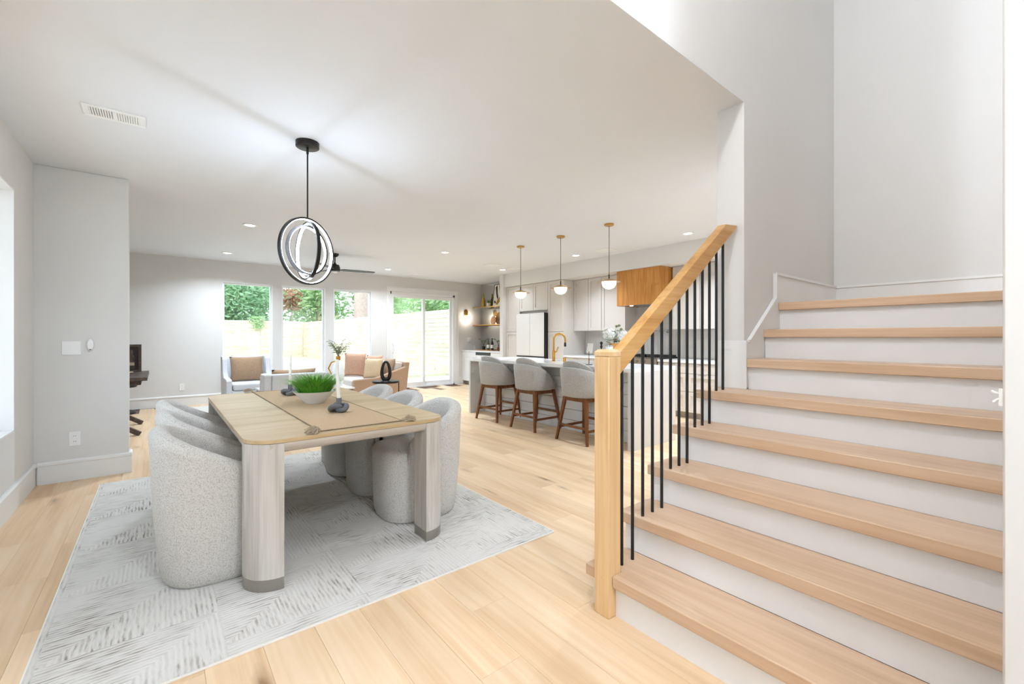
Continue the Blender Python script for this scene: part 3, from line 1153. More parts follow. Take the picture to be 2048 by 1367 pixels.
# ---- runner with tassels
rn = thing('table_runner', 'tan woven table runner with tassels along the table', 'runner', (.91, 3.56, TZ))
ra, rb, rc, rd = .672, 1.145, 2.475, 4.62
MB().box(ra, rb, rc, rd, TZ + .0005, TZ + .004).build('runner_cloth', 'runner', rn)
for x in (ra, rb):
    MB().tube([(x, rc, TZ + .004), (x, (rc + rd) / 2, TZ + .004), (x, rd, TZ + .004)], .0032, 6).build('runner_edge', 'cord', rn)
for y in (rc, rd):
    MB().tube([(ra, y, TZ + .004), (rb, y, TZ + .004)], .0032, 6).build('runner_edge', 'cord', rn)
for x, y, a in ((ra, rc, 215), (rb, rc, -20), (ra, rd, 140), (rb, rd, 40)):
    g = MB()
    dx, dy = math.cos(math.radians(a)), math.sin(math.radians(a))
    for q in range(46):
        sp_ = random.uniform(-.5, .5)
        ddx, ddy = dx * math.cos(sp_) - dy * math.sin(sp_), dx * math.sin(sp_) + dy * math.cos(sp_)
        L = random.uniform(.06, .085)
        h = random.uniform(.004, .03)
        g.tube([(x, y, TZ + .009), (x + ddx * L * .5, y + ddy * L * .5, TZ + .008 + h), (x + ddx * L, y + ddy * L, TZ + .005 + random.uniform(0, h * .8))], .0022, 4)
    g.ball((x + dx * .006, y + dy * .006, TZ + .011), .011, 10, 6)
    g.build('tassel', 'tassel', rn, smooth=60)

# ---- bowl of grass
bx0, by0 = .93, 3.56
bw = thing('grass_bowl', 'white conical bowl of bright green artificial grass', 'plant', (bx0, by0, TZ + .004))
z = TZ + .004
MB().lathe([(0, 0), (.062, 0), (.066, .004), (.105, .045), (.152, .092), (.155, .095), (.148, .095), (.10, .05), (.055, .02), (0, .02)], (bx0, by0, z), 40).build('bowl', 'bowl', bw, smooth=50)
MB().lathe([(0, .085), (.06, .086), (.125, .08), (.125, .07), (0, .07)], (bx0, by0, z), 24).build('pebbles', 'soil', bw, smooth=50)


def blades(n, rmax, lmin, lmax, flare, wid, tips=0):
    g = MB()
    for q in range(n):
        a = random.uniform(0, 2 * PI)
        r = rmax * math.sqrt(random.random())
        L = random.uniform(lmin, lmax)
        fl_ = flare * (.35 + r / rmax) * random.uniform(.6, 1.2)
        bx_, by_ = bx0 + r * math.cos(a), by0 + r * math.sin(a)
        a2 = a + random.uniform(-.6, .6)
        ox, oy = math.cos(a2), math.sin(a2)
        px, py = -oy * wid, ox * wid
        pts = []
        for s_ in (0, .4, .75, 1.0):
            out = fl_ * L * (s_ ** 1.6)
            up_ = L * (s_ - .28 * fl_ * s_ ** 2.2)
            w_ = (1 - s_ ** 2 * .95)
            pts.append(((bx_ + ox * out + px * w_, by_ + oy * out + py * w_, z + .082 + up_), (bx_ + ox * out - px * w_, by_ + oy * out - py * w_, z + .082 + up_)))
        vs = [p for pr in pts for p in pr]
        g.add(vs, [(0, 1, 3, 2), (2, 3, 5, 4), (4, 5, 7, 6)])
    return g


o = blades(850, .11, .10, .185, .9, .0038).build('grass_blades', 'grass', bw)
o['kind'] = 'stuff'
o = blades(120, .10, .17, .245, .95, .0009).build('seed_blades', 'grassdark', bw)
o['kind'] = 'stuff'


# ---- knot candle holders
def knot(cx, cyy, label, rz, lean):
    z0 = TZ + .004
    t = thing('candle_holder', label, 'candle holder', (cx, cyy, z0), 'knot candle holders')
    pts = []
    N = 90
    for i in range(N):
        a = 2 * PI * i / N
        x = math.sin(a) + 2 * math.sin(2 * a)
        y = math.cos(a) - 2 * math.cos(2 * a)
        zz = -math.sin(3 * a)
        p = Vector((x * .0185, y * .0185, zz * .0135 + .031))
        p.rotate(Euler((0, 0, rz)))
        pts.append((cx + p.x, cyy + p.y, z0 + p.z))
    MB().tube(pts, .0175, 14, closed=True).build('knot_base', 'knot', t, smooth=60)
    MB().lathe([(.0, .02), (.0175, .02), (.0175, .093), (.016, .095), (.0125, .095), (.0125, .07), (0, .07)], (cx, cyy, z0), 20).build('candle_cup', 'knot', t, smooth=40)
    c = tag(MB().tube([(cx, cyy, z0 + .071), (cx + lean * .4, cyy, z0 + .17), (cx + lean * .9, cyy, z0 + .27), (cx + lean, cyy, z0 + .352), (cx + lean, cyy, z0 + .356)], [.0115, .0113, .0108, .0102, .004], 16).build('taper_candle', 'wax', None, smooth=50, at=(cx, cyy, z0 + .071)), label.replace('knotted grey candle holder', 'white taper candle in the knotted holder'), 'candle', 'taper candles')


knot(.945, 3.03, 'knotted grey candle holder in front of the grass bowl', .6, -.012)
knot(.885, 4.16, 'knotted grey candle holder behind the grass bowl', 2.2, .002)

# =================================================================== KITCHEN
# island
IX0, IX1, IY0, IY1, IZ = 4.055, 4.965, 2.93, 6.17, .912
il = thing('kitchen_island', 'white kitchen island with waterfall ends and shiplap front', 'island', ((IX0 + IX1) / 2, (IY0 + IY1) / 2, 0))
MB().box(4.37, IX1 - .02, IY0 + .05, IY1 - .05, 0, IZ - .045).build('island_body', 'cab', il)
nb = 6
bh = (IZ - .045 - .0) / nb
for i in range(nb):
    MB().box(4.352, 4.37, IY0 + .045, IY1 - .045, i * bh + .003, (i + 1) * bh - .005).build('shiplap_board', 'ship', il, bevel=.002)
SX0, SX1, SY0, SY1 = 4.60, 4.92, 4.15, 4.95
wt = tag(MB().box(IX0, SX0, IY0, IY1, IZ - .042, IZ).box(SX1, IX1, IY0, IY1, IZ - .042, IZ).box(SX0, SX1, IY0, SY0, IZ - .042, IZ).box(SX0, SX1, SY1, IY1, IZ - .042, IZ).build('island_worktop', 'quartz', None, at=(4.51, 4.55, IZ - .042)), 'white quartz worktop on the island', 'worktop')
MB().box(IX0, IX1, IY0, IY0 + .042, 0, IZ - .0425).build('waterfall_end', 'quartz_side', il)
MB().box(IX0, IX1, IY1 - .042, IY1, 0, IZ - .0425).build('waterfall_end', 'quartz_side', il)
g = MB().box(SX0, SX1, SY0, SY1, IZ - .22, IZ - .21).box(SX0, SX0 + .008, SY0, SY1, IZ - .21, IZ - .043).box(SX1 - .008, SX1, SY0, SY1, IZ - .21, IZ - .043).box(SX0, SX1, SY0, SY0 + .008, IZ - .21, IZ - .043).box(SX0, SX1, SY1 - .008, SY1, IZ - .21, IZ - .043)
tag(g.build('sink_basin', 'stainless', None, at=(4.76, 4.55, IZ - .22)), 'stainless undermount sink in the island', 'sink')
fa = thing('faucet', 'gold gooseneck faucet on the island', 'faucet', (4.53, 4.63, IZ))
MB().lathe([(.0, 0), (.027, 0), (.027, .01), (.021, .012), (.021, .15), (.019, .155), (0, .155)], (4.53, 4.63, IZ), 20).build('faucet_body', 'brass2', fa, smooth=40)
pts = [(4.53, 4.63, IZ + .15), (4.53, 4.63, IZ + .30)]
for i in range(1, 13):
    a = PI * i / 12
    pts.append((4.53 + (.085 - .085 * math.cos(a)) * .80, 4.63 - (.085 - .085 * math.cos(a)) * .6, IZ + .32 + .085 * math.sin(a)))
pts.append((4.53 + .136, 4.63 - .102, IZ + .27))
MB().tube(pts, .0135, 14).build('spout', 'brass2', fa, smooth=60)
MB().tube([(4.666, 4.528, IZ + .275), (4.666, 4.528, IZ + .215)], [.016, .018], 14).build('spray_head', 'black', fa, smooth=40)
MB().tube([(4.53, 4.63, IZ + .12), (4.555, 4.60, IZ + .14), (4.57, 4.575, IZ + .21)], [.011, .01, .008], 10).build('lever', 'brass2', fa, smooth=60)
so = thing('soap_dispenser', 'short gold soap dispenser beside the faucet', 'dispenser', (4.55, 4.43, IZ))
MB().lathe([(0, 0), (.022, 0), (.022, .05), (.018, .056), (0, .056)], (4.55, 4.43, IZ), 18).build('dispenser_body', 'brass2', so, smooth=40)

# bar stools (face +x)
def stool():
    t = thing('bar_stool', '', 'stool', (0, 0, 0), 'bar stools at the island')
    # seat cushion
    rs = []
    for s_, z in ((.9, .545), (.98, .555), (1.0, .60), (1.0, .64), (.97, .66), (.86, .668), (.4, .672), (.02, .672)):
        rr = []
        for j in range(32):
            a = 2 * PI * j / 32
            p = 3.0
            c, si = math.cos(a), math.sin(a)
            r = (abs(c) ** p + abs(si) ** p) ** (-1 / p)
            rr.append((.03 + .235 * s_ * r * c, .235 * s_ * r * si, z))
        rs.append(rr)
    MB().loft(rs).build('seat', 'stool', t, smooth=50)

    def shell(r0, r1, zb, h0, h1, mx, lean, name):
        rings = []
        N = 36
        for i in range(N + 1):
            ph = math.radians(-mx + 2 * mx * i / N)
            u = abs(ph) / math.radians(mx)
            h = h1 + (h0 - h1) * (1 - u ** 2.4) ** .8
            c, si = math.cos(ph), math.sin(ph)
            p = 2.5
            rr = (abs(c) ** p + abs(si) ** p) ** (-1 / p)
            def P(r, z):
                k_ = 1 + lean * max(0, z - zb)
                return (-r * k_ * rr * c + .0, r * k_ * rr * si, z)
            sec = [P(r1 - .012, zb), P(r1, zb + .012), P(r1, zb + (h - zb) * .35), P(r1, zb + (h - zb) * .7), P(r1, h - .012), P((r0 + r1) / 2 + .004, h), P((r0 + r1) / 2 - .004, h), P(r0, h - .012), P(r0, zb + (h - zb) * .6), P(r0, zb)]
            rings.append(sec)
        return MB().loft(rings).build(name, 'stool', t, smooth=55)
    shell(.236, .266, .545, .905, .69, 104, .30, 'back_shell')
    shell(.19, .234, .60, .985, .67, 92, .30, 'backrest')
    g = MB()
    for sx_ in (-1, 1):
        g.box(sx_ * .17 - .018, sx_ * .17 + .018, -.18, .18, .49, .54)
        g.box(-.15, .15, sx_ * .17 - .018, sx_ * .17 + .018, .49, .54)
    g.build('seat_frame', 'walnut', t, bevel=.003)
    MB().lathe([(0, .53), (.12, .53), (.12, .55), (0, .55)], (0, 0, 0), 20).build('swivel_plate', 'black', t, smooth=40)
    for sx_ in (-1, 1):
        for sy_ in (-1, 1):
            a, b = Vector((sx_ * .172, sy_ * .172, .54)), Vector((sx_ * .245, sy_ * .255, 0))
            q = lambda p, w: [(p.x - w, p.y - w, p.z), (p.x + w, p.y - w, p.z), (p.x + w, p.y + w, p.z), (p.x - w, p.y + w, p.z)]
            MB().loft([q(b, .014), q(a, .021)]).build('leg', 'walnut', t, bevel=.003)
    def at(sx_, sy_, z):
        k_ = 1 - z / .54
        return Vector((sx_ * (.172 + .073 * k_), sy_ * (.172 + .083 * k_), z))
    for (A, Bq, z) in (((-1, -1), (-1, 1), .19), ((1, -1), (1, 1), .23), ((-1, -1), (1, -1), .16), ((-1, 1), (1, 1), .16)):
        a, b = at(*A, z), at(*Bq, z)
        d = (b - a).normalized()
        nrm = Vector((-d.y, d.x, 0)) * .009
        MB().loft([[a - nrm + Vector((0, 0, -.014)), a + nrm + Vector((0, 0, -.014)), a + nrm + Vector((0, 0, .014)), a - nrm + Vector((0, 0, .014))],
                   [b - nrm + Vector((0, 0, -.014)), b + nrm + Vector((0, 0, -.014)), b + nrm + Vector((0, 0, .014)), b - nrm + Vector((0, 0, .014))]]).build('stretcher', 'walnut', t)
    return t


sp0 = stool()
for i, (x, y, r, lab) in enumerate(((4.115, 5.42, .04, 'grey upholstered bar stool farthest along the island'), (4.115, 4.565, .0, 'grey upholstered bar stool in the middle of the row'), (4.095, 3.63, -.02, 'grey upholstered bar stool partly behind the newel post'))):
    o = sp0 if i == 0 else copy_tree(sp0)
    o['label'] = lab
    o.location = (x, y, 0)
    o.rotation_euler = (0, 0, r)


# cabinets: fronts face -x
def shaker(parent, x, y0, y1, z0, z1, mat='cab', fr=.06, name='door'):
    g = MB()
    g.box(x - .018, x - .012, y0, y1, z0, z1)
    d = g.build(name, mat, parent)
    g = MB()
    if y1 - y0 > 2.5 * fr and z1 - z0 > 2.5 * fr:
        g.box(x - .032, x - .018, y0, y0 + fr, z0, z1).box(x - .032, x - .018, y1 - fr, y1, z0, z1).box(x - .032, x - .018, y0 + fr, y1 - fr, z0, z0 + fr).box(x - .032, x - .018, y0 + fr, y1 - fr, z1 - fr, z1)
    else:
        g.box(x - .026, x - .02, y0, y1, z0, z1)
    g.build(name + '_frame', mat, d, bevel=.0015)
    return d


def cabinet(name, label, xf, y0, y1, z0, z1, doors, mat='cab', toe=False, back=XR):
    """doors: list of (y0,y1,z0,z1,handle) with handle None, 'v' or 'h'"""
    c = thing(name, label, 'cabinet', ((xf + back) / 2, (y0 + y1) / 2, z0))
    zb = z0 + (.1 if toe else 0)
    MB().box(xf, back - .002, y0 + .001, y1 - .001, zb, z1).build('cabinet_body', mat, c)
    if toe:
        MB().box(xf + .07, back - .002, y0 + .001, y1 - .001, z0, zb).build('toe_kick', 'toe', c)
    for (a, b, p, q, h) in doors:
        isd = (q - p) < .3
        d = shaker(c, xf + .012, a + .004, b - .004, p + .004, q - .004, mat, name='drawer_front' if isd else 'door')
        if h == 'h':
            ym, zm = (a + b) / 2, q - .012
            MB().tube([(xf - .018, ym - .06, zm), (xf - .035, ym - .06, zm), (xf - .035, ym + .06, zm), (xf - .018, ym + .06, zm)], .004, 6).build('handle', 'chrome', d)
        elif h == 'v':
            yy = a + .025
            MB().tube([(xf - .018, yy, p + .08), (xf - .035, yy, p + .08), (xf - .035, yy, p + .2), (xf - .018, yy, p + .2)], .004, 6).build('handle', 'chrome', d)
    return c


SF = 2.438
XF = 6.40
cabinet('pantry_cabinet', 'tall pantry cabinet between nook wall and fridge', XF, 7.62, 8.118, 0, SF, [(7.62, 8.118, .1, 1.39, None), (7.62, 8.118, 1.39, SF, None)], toe=True)
cabinet('fridge_cabinet', 'two door cabinet above the fridge', XF, 6.695, 7.62, 1.845, SF, [(6.695, 7.157, 1.845, SF, None), (7.157, 7.62, 1.845, SF, None)])
cabinet('tall_cabinet', 'tall cabinet to the right of the fridge', XF, 6.235, 6.695, 0, SF, [(6.235, 6.695, .1, 1.38, None), (6.235, 6.695, 1.38, SF, None)], toe=True)
XU = 6.70
cabinet('upper_cabinet', 'wall cabinet next to the tall cabinet', XU, 5.51, 6.233, 1.395, SF, [(5.845, 6.233, 1.395, SF, None), (5.51, 5.845, 1.395, SF, None)])
cabinet('upper_cabinet', 'wall cabinet just left of the wooden hood', XU, 4.95, 5.508, 1.395, SF, [(4.95, 5.508, 1.395, SF, None)])
cabinet('upper_cabinet', 'wall cabinet right of the hood behind the balusters', XU, 3.05, 4.0, 1.395, SF, [(3.525, 4.0, 1.395, SF, None), (3.05, 3.525, 1.395, SF, None)])
cabinet('upper_cabinet', 'wall cabinet hidden behind the stair wall', XU, 2.1, 3.048, 1.395, SF, [(2.1, 2.575, 1.395, SF, None), (2.575, 3.048, 1.395, SF, None)])
KZ = .90
for (a, b, lab) in ((5.56, 6.233, 'base drawer cabinet beside the tall cabinet'), (4.86, 5.558, 'base drawer cabinet left of the range')):
    cabinet('base_cabinet', lab, XF, a, b, 0, KZ - .04, [(a, b, .70, KZ - .045, 'h'), (a, b, .42, .70, 'h'), (a, b, .1, .42, 'h')], toe=True)
for (a, b, lab) in ((3.58, 4.088, 'base drawer cabinet right of the range'), (3.07, 3.578, 'base drawer cabinet seen between the balusters near the pillar'), (2.1, 3.068, 'base cabinet hidden behind the stair wall')):
    cabinet('base_cabinet', lab, XF, a, b, 0, KZ - .04, [(a, b, .70, KZ - .045, 'h'), (a, b, .42, .70, 'h'), (a, b, .1, .42, 'h')], toe=True)
tag(MB().box(XF - .03, XR - .012, 4.858, 6.233, KZ - .039, KZ).build('kitchen_worktop', 'quartz', None, bevel=.003, at=(6.7, 5.5, KZ - .039)), 'white worktop between tall cabinet and range', 'worktop')
tag(MB().box(XF - .03, XR - .012, 2.1, 4.088, KZ - .039, KZ).build('kitchen_worktop', 'quartz', None, bevel=.003, at=(6.7, 3.1, KZ - .039)), 'white worktop right of the range', 'worktop')

# backsplash tiles
bs = struct(MB().box(XR - .006, XR, 2.1, 6.233, KZ + .001, SF).build('trim_4', 'grout'), 'glazed vertical tile backsplash')
tm = MB().box(-.006, 0, .0015, .0705, .0015, .198).build('tile', 'tile', bs)
tmd = tm.data
bpy.data.objects.remove(tm)
for i in range(int((6.233 - 3.05) / .072)):
    y = 3.05 + i * .072
    for j in range(8):
        z = KZ + .003 + j * .2
        over = 4.0 < y < 4.93
        if (not over and j > 2) or (over and z > 1.9):
            continue
        o = bpy.data.objects.new('tile', tmd)
        COL.objects.link(o)
        o.parent = bs
        o.location = (XR - .006, y, z)
        o.rotation_euler = (random.uniform(-.004, .004), random.uniform(-.006, .006), random.uniform(-.012, .012))

# hood
hd = thing('range_hood', 'warm oak box hood above the range', 'hood', (6.72, 4.48, 1.82))
nP = 6
for i in range(nP):
    a = 4.03 + (4.925 - 4.03) * i / nP
    b = 4.03 + (4.925 - 4.03) * (i + 1) / nP
    MB().box(6.40, 6.415, a + .0006, b - .0006, 1.822, SF - .001).build('hood_plank', 'hood', hd)
MB().box(6.415, XR - .008, 4.03, 4.045, 1.822, SF - .001).build('hood_side', 'hood', hd)
MB().box(6.415, XR - .008, 4.91, 4.925, 1.822, SF - .001).build('hood_side', 'hood', hd)
MB().box(6.417, XR - .01, 4.047, 4.908, 1.826, 1.845).build('hood_insert', 'stainless', hd)
for y in (4.22, 4.72):
    MB().lathe([(0, -.004), (.03, -.004), (.03, 0), (0, 0)], (6.55, y, 1.826), 16).build('hood_lamp', 'can', hd)

# fridge
fr_ = thing('refrigerator', 'white glass french door fridge with black sides', 'refrigerator', (6.65, 7.16, 0))
MB().box(6.34, XR - .01, 6.70, 7.612, .02, 1.78).build('fridge_body', 'black', fr_)
MB().box(6.43, XR - .01, 6.70, 7.612, 1.782, 1.843).build('top_filler', 'cab', fr_)
MB().box(6.275, 6.335, 6.70, 7.153, .86, 1.785).build('door', 'fridge', fr_, bevel=.004)
MB().box(6.275, 6.335, 7.159, 7.612, .86, 1.785).build('door', 'fridge', fr_, bevel=.004)
MB().box(6.285, 6.335, 6.70, 7.612, .83, .858).build('handle_channel', 'black', fr_)
MB().box(6.275, 6.335, 6.70, 7.153, .06, .83).build('drawer', 'fridge', fr_, bevel=.004)
MB().box(6.275, 6.335, 7.159, 7.612, .06, .83).build('drawer', 'fridge', fr_, bevel=.004)
MB().box(6.274, 6.336, 6.697, 6.70, .06, 1.785).build('door_edge', 'black', fr_)

# range
rg = thing('gas_range', 'stainless gas range with black grates and knobs', 'range', (6.7, 4.473, 0))
MB().box(6.40, XR - .02, 4.092, 4.854, .06, .86).build('range_body', 'stainless', rg, bevel=.003)
MB().extr([(6.36, 4.092, .80), (6.34, 4.092, .905), (6.40, 4.092, .93), (6.44, 4.092, .93), (6.44, 4.092, .80)], (0, .762, 0)).build('control_panel', 'stainless', rg)
MB().box(6.375, 6.40, 4.13, 4.816, .25, .76).build('oven_door', 'black', rg, bevel=.004)
MB().tube([(6.34, 4.15, .77), (6.34, 4.796, .77)], .012, 10).build('oven_handle', 'stainless', rg, smooth=50)
for i in range(5):
    y = 4.18 + i * .147
    MB().tube([(6.352, y, .853), (6.318, y, .847)], [.022, .019], 14).build('knob', 'stainless', rg, smooth=40)
MB().box(6.42, XR - .03, 4.10, 4.846, .86, .925).build('cooktop', 'black', rg)
for q in range(3):
    y0 = 4.115 + q * .246
    g = MB()
    for e in (0, .11, .22):
        g.box(6.45, 6.99, y0 + e, y0 + e + .014, .925, .957)
    for e in (6.45, 6.63, 6.80, 6.976):
        g.box(e, e + .014, y0, y0 + .234, .925, .957)
    g.build('grate', 'black', rg)

# pot filler
pf = thing('pot_filler', 'chrome pot filler on the tiled wall above the range', 'faucet', (7.03, 4.28, 1.37))
MB().tube([(7.03, 4.28, 1.37), (6.99, 4.28, 1.37)], .03, 14).build('wall_flange', 'chrome', pf, smooth=40)
MB().tube([(6.99, 4.28, 1.37), (6.97, 4.28, 1.38), (6.93, 4.40, 1.38), (6.88, 4.50, 1.38), (6.86, 4.52, 1.37), (6.86, 4.52, 1.27)], .011, 10).build('swing_arm', 'chrome', pf, smooth=50)

# flowers on the island
vx, vy = 4.80, 3.74
vs_ = thing('flower_vase', 'amber vase of white hydrangeas on the island', 'flowers', (vx, vy, IZ))
MB().lathe([(0, 0), (.06, 0), (.075, .03), (.09, .12), (.085, .20), (.07, .25), (.075, .27), (.068, .27), (.06, .24), (0, .24)], (vx, vy, IZ), 28).build('vase', 'amber', vs_, smooth=50)


def bloom(c, r, n):
    g = MB()
    for q in range(n):
        a, zc = random.uniform(0, 2 * PI), random.uniform(-.5, 1)
        rr = math.sqrt(max(0, 1 - zc * zc))
        d = Vector((rr * math.cos(a), rr * math.sin(a), zc))
        p = Vector(c) + d * r * random.uniform(.85, 1.05)
        u = d.orthogonal().normalized()
        w = d.cross(u)
        th = random.uniform(0, PI)
        s_ = r * .2
        for e in range(4):
            aa = th + e * PI / 2
            v = u * math.cos(aa) + w * math.sin(aa)
            v2 = u * math.cos(aa + .8) + w * math.sin(aa + .8)
            v3 = u * math.cos(aa - .8) + w * math.sin(aa - .8)
            g.add([p, p + v3 * s_ * .7 + d * .004, p + v * s_ + d * .006, p + v2 * s_ * .7 + d * .004], [(0, 1, 2, 3)])
    g.ball(c, r * .86, 12, 8)
    return g


for c, r in (((vx - .02, vy + .06, IZ + .385), .095), ((vx + .05, vy - .10, IZ + .36), .085), ((vx + .08, vy + .03, IZ + .36), .07)):
    bloom(c, r, 130).build('hydrangea_bloom', 'petal', vs_)
g = MB()
for q in range(26):
    a = random.uniform(0, 2 * PI)
    c = Vector((vx + .06 * math.cos(a), vy + .06 * math.sin(a), IZ + random.uniform(.24, .33)))
    d = Vector((math.cos(a), math.sin(a), random.uniform(-.5, .3))).normalized()
    s_ = d.cross(Vector((0, 0, 1))).normalized() * .03
    g.add([c, c + d * .045 + s_, c + d * .10, c + d * .045 - s_], [(0, 1, 2, 3)])
g.build('leaves', 'leaf', vs_)
g = MB()
for (dx, dy, h) in ((.0, -.04, .50), (.02, -.07, .51), (.01, -.11, .46), (-.02, -.02, .42)):
    e = Vector((vx + dx, vy + dy, IZ + h))
    g.tube([(vx, vy, IZ + .25), ((vx + e.x) / 2, (vy + e.y) / 2 + .01, IZ + .38), e], .0018, 5)
    g.ball(e, .024, 10, 6, sx=.5, sz=.75)
g.build('eucalyptus_sprig', 'olive', vs_, smooth=60)

# card on stand, small dish box
cs = thing('card_stand', 'white card on a slim black stand on the island', 'sign', (4.29, 3.74, IZ))
MB().lathe([(0, 0), (.045, 0), (.045, .006), (0, .008)], (4.29, 3.74, IZ), 20).build('stand_base', 'black', cs, smooth=40)
MB().lathe([(.004, .006), (.004, .17)], (4.29, 3.74, IZ), 8).build('stand_pole', 'black', cs)
m = MB().box(-.002, .002, -.085, .085, 0, .125).tf(tmat((4.295, 3.74, IZ + .15), -.45, 0, .12)).build('card', 'label', cs)
MB().box(-.0035, -.0025, -.004, .004, .09, .105).tf(tmat((4.295, 3.785, IZ + .15), -.45, 0, .12)).build('card_mark', 'black', m)
bxk = thing('canister', 'small white canister in front of the flowers', 'canister', (4.45, 3.54, IZ))
MB().lathe([(0, 0), (.045, 0), (.045, .235), (0, .235)], (4.45, 3.54, IZ), 20).build('canister_body', 'bowl', bxk, smooth=40)
MB().lathe([(0, .236), (.047, .236), (.047, .255), (0, .258)], (4.45, 3.54, IZ), 20).build('canister_lid', 'chrome', bxk, smooth=40)
gs = thing('wine_stopper', 'dark bottle stopper ornament behind the card', 'ornament', (4.62, 3.81, IZ))
MB().lathe([(0, 0), (.03, 0), (.03, .006), (.008, .012), (.006, .20), (.016, .22), (.016, .235), (.008, .245), (.022, .28), (0, .30)], (4.62, 3.81, IZ), 16).build('stopper_body', 'bronze', gs, smooth=50)

# =================================================================== BAR NOOK
struct(MB().box(XR - .008, XR, 8.24, B, .92, CH).build('trim_5', 'mirror'), 'mirror backsplash in the bar nook')
BZ = .92
cabinet('bar_cabinet', 'white bar base cabinet by the back wall', 6.43, 9.45, B - .002, 0, BZ - .04, [(9.45, B - .002, .72, BZ - .045, None), (9.45, B - .002, .1, .72, None)], 'cabw', True)
cabinet('bar_cabinet', 'white bar base cabinet by the nook wall', 6.43, 8.242, 8.80, 0, BZ - .04, [(8.242, 8.80, .72, BZ - .045, None), (8.242, 8.80, .1, .72, None)], 'cabw', True)
bf = thing('beverage_cooler', 'under counter beverage cooler with black trim', 'cooler', (6.74, 9.125, 0))
MB().box(6.45, XR - .01, 8.804, 9.446, .02, BZ - .042).build('cooler_body', 'black', bf)
MB().box(6.41, 6.449, 8.81, 9.44, .1, .80).build('cooler_door', 'cabw', bf, bevel=.003)
MB().box(6.412, 6.45, 8.806, 9.444, .805, BZ - .043).build('cooler_strip', 'black', bf)
tag(MB().box(6.40, XR - .012, 8.241, B - .002, BZ - .039, BZ).build('bar_worktop', 'quartz', None, bevel=.003, at=(6.7, 9.2, BZ - .039)), 'white worktop of the bar nook', 'worktop')
for z, lab in ((2.065, 'upper brass edged shelf in the bar nook'), (1.585, 'lower brass edged shelf in the bar nook')):
    s_ = thing('wall_shelf', lab, 'shelf', (6.89, 9.17, z), 'bar nook shelves')
    MB().box(6.765, XR - .009, 8.242, B - .003, z, z + .012).build('shelf_board', 'clear' if z > 2 else 'board', s_)
    MB().box(6.755, 6.765, 8.242, B - .003, z - .004, z + .016).build('shelf_rail', 'brass', s_)
S1, S2 = 2.077, 1.597
# shelf objects
t = thing('gold_bottle', 'tall gold bottle on the upper bar shelf', 'bottle', (6.88, 9.76, S1))
MB().lathe([(0, 0), (.05, 0), (.055, .02), (.055, .18), (.03, .26), (.017, .30), (.017, .37), (.02, .38), (0, .38)], (6.88, 9.76, S1), 20).build('bottle_body', 'goldglass', t, smooth=50)
t = thing('succulent_pot', 'tiny succulent in a pale pot on the upper bar shelf', 'plant', (6.87, 9.50, S1))
MB().lathe([(0, 0), (.05, 0), (.058, .1), (.05, .1), (0, .09)], (6.87, 9.50, S1), 18).build('pot', 'pot', t, smooth=50)
g = MB()
for q in range(16):
    a = q * 2.4
    L = .03 + .03 * (q % 4) / 3
    g.tube([(6.87, 9.50, S1 + .09), (6.87 + .5 * L * math.cos(a), 9.50 + .5 * L * math.sin(a), S1 + .12), (6.87 + L * math.cos(a), 9.50 + L * math.sin(a), S1 + .15 + .04 * random.random())], [.006, .008, .002], 5)
g.build('succulent_leaves', 'leaf', t)
# leaning abstract art
af = thing('abstract_art', 'black framed abstract painting leaning on the upper bar shelf', 'picture', (6.90, 9.14, S1))
mt = tmat((6.915, 9.14, S1), 0, 0, .14)
MB().box(-.01, .01, -.23, .23, .0, .58).tf(mt).build('canvas', 'canvas', af)
g = MB().box(-.018, .01, -.245, -.23, 0, .595).box(-.018, .01, .23, .245, 0, .595).box(-.018, .01, -.23, .23, .58, .595).box(-.018, .01, -.23, .23, 0, .012).tf(mt)
g.build('picture_frame', 'black', af)
for nm, mt_, pl in (('brush_stroke', 'art_dk', [(.12, .57), (.19, .52), (.15, .40), (.10, .26), (.04, .18), (.02, .24), (.07, .36), (.09, .48)]),
                    ('brush_stroke', 'art_dk', [(-.02, .55), (.02, .5), (-.06, .34), (-.12, .22), (-.17, .24), (-.13, .36), (-.08, .46)]),
                    ('gold_stroke', 'goldglass', [(.05, .56), (.0, .4), (-.05, .26), (.06, .16), (.10, .04), (.02, .05), (-.06, .12), (-.12, .04), (-.16, .08), (-.10, .24), (-.02, .42), (.02, .56)]),
                    ('brush_stroke', 'art_dk', [(.19, .16), (.13, .15), (.09, .09), (.14, .08), (.18, .11)])):
    MB().extr([(-.0125 if nm[0] == 'b' else -.0115, y, z) for y, z in pl], (.0015, 0, 0)).tf(mt).build(nm, mt_, af)
for (y, z, r, x, lab) in ((9.30, .15, .115, 6.86, 'front round wooden board on the lower bar shelf'), (9.12, .20, .17, 6.92, 'large round wooden board leaning behind on the lower bar shelf')):
    t = thing('round_board', lab, 'board', (x, y, S2))
    MB().extr([(0, r * math.cos(q * PI / 16), r + r * math.sin(q * PI / 16)) for q in range(32)], (.016, 0, 0)).tf(tmat((x, y, S2), 0, 0, .1)).build('board_disc', 'board', t, bevel=.003)
t = thing('wood_vase', 'small turned wooden vase on the lower bar shelf', 'vase', (6.84, 8.95, S2))
MB().lathe([(0, 0), (.035, 0), (.06, .07), (.05, .14), (.02, .19), (.025, .22), (0, .22)], (6.84, 8.95, S2), 18).build('vase_body', 'walnut', t, smooth=50)
# tray, bottles, plants, glasses
t = thing('serving_tray', 'wooden serving tray on the bar worktop', 'tray', (6.74, 9.3, BZ))
MB().prism(rpoly(6.60, 6.90, 9.02, 9.72, .04, 5), BZ + .0005, BZ + .014).build('tray_base', 'board', t, bevel=.003)
TB = BZ + .014


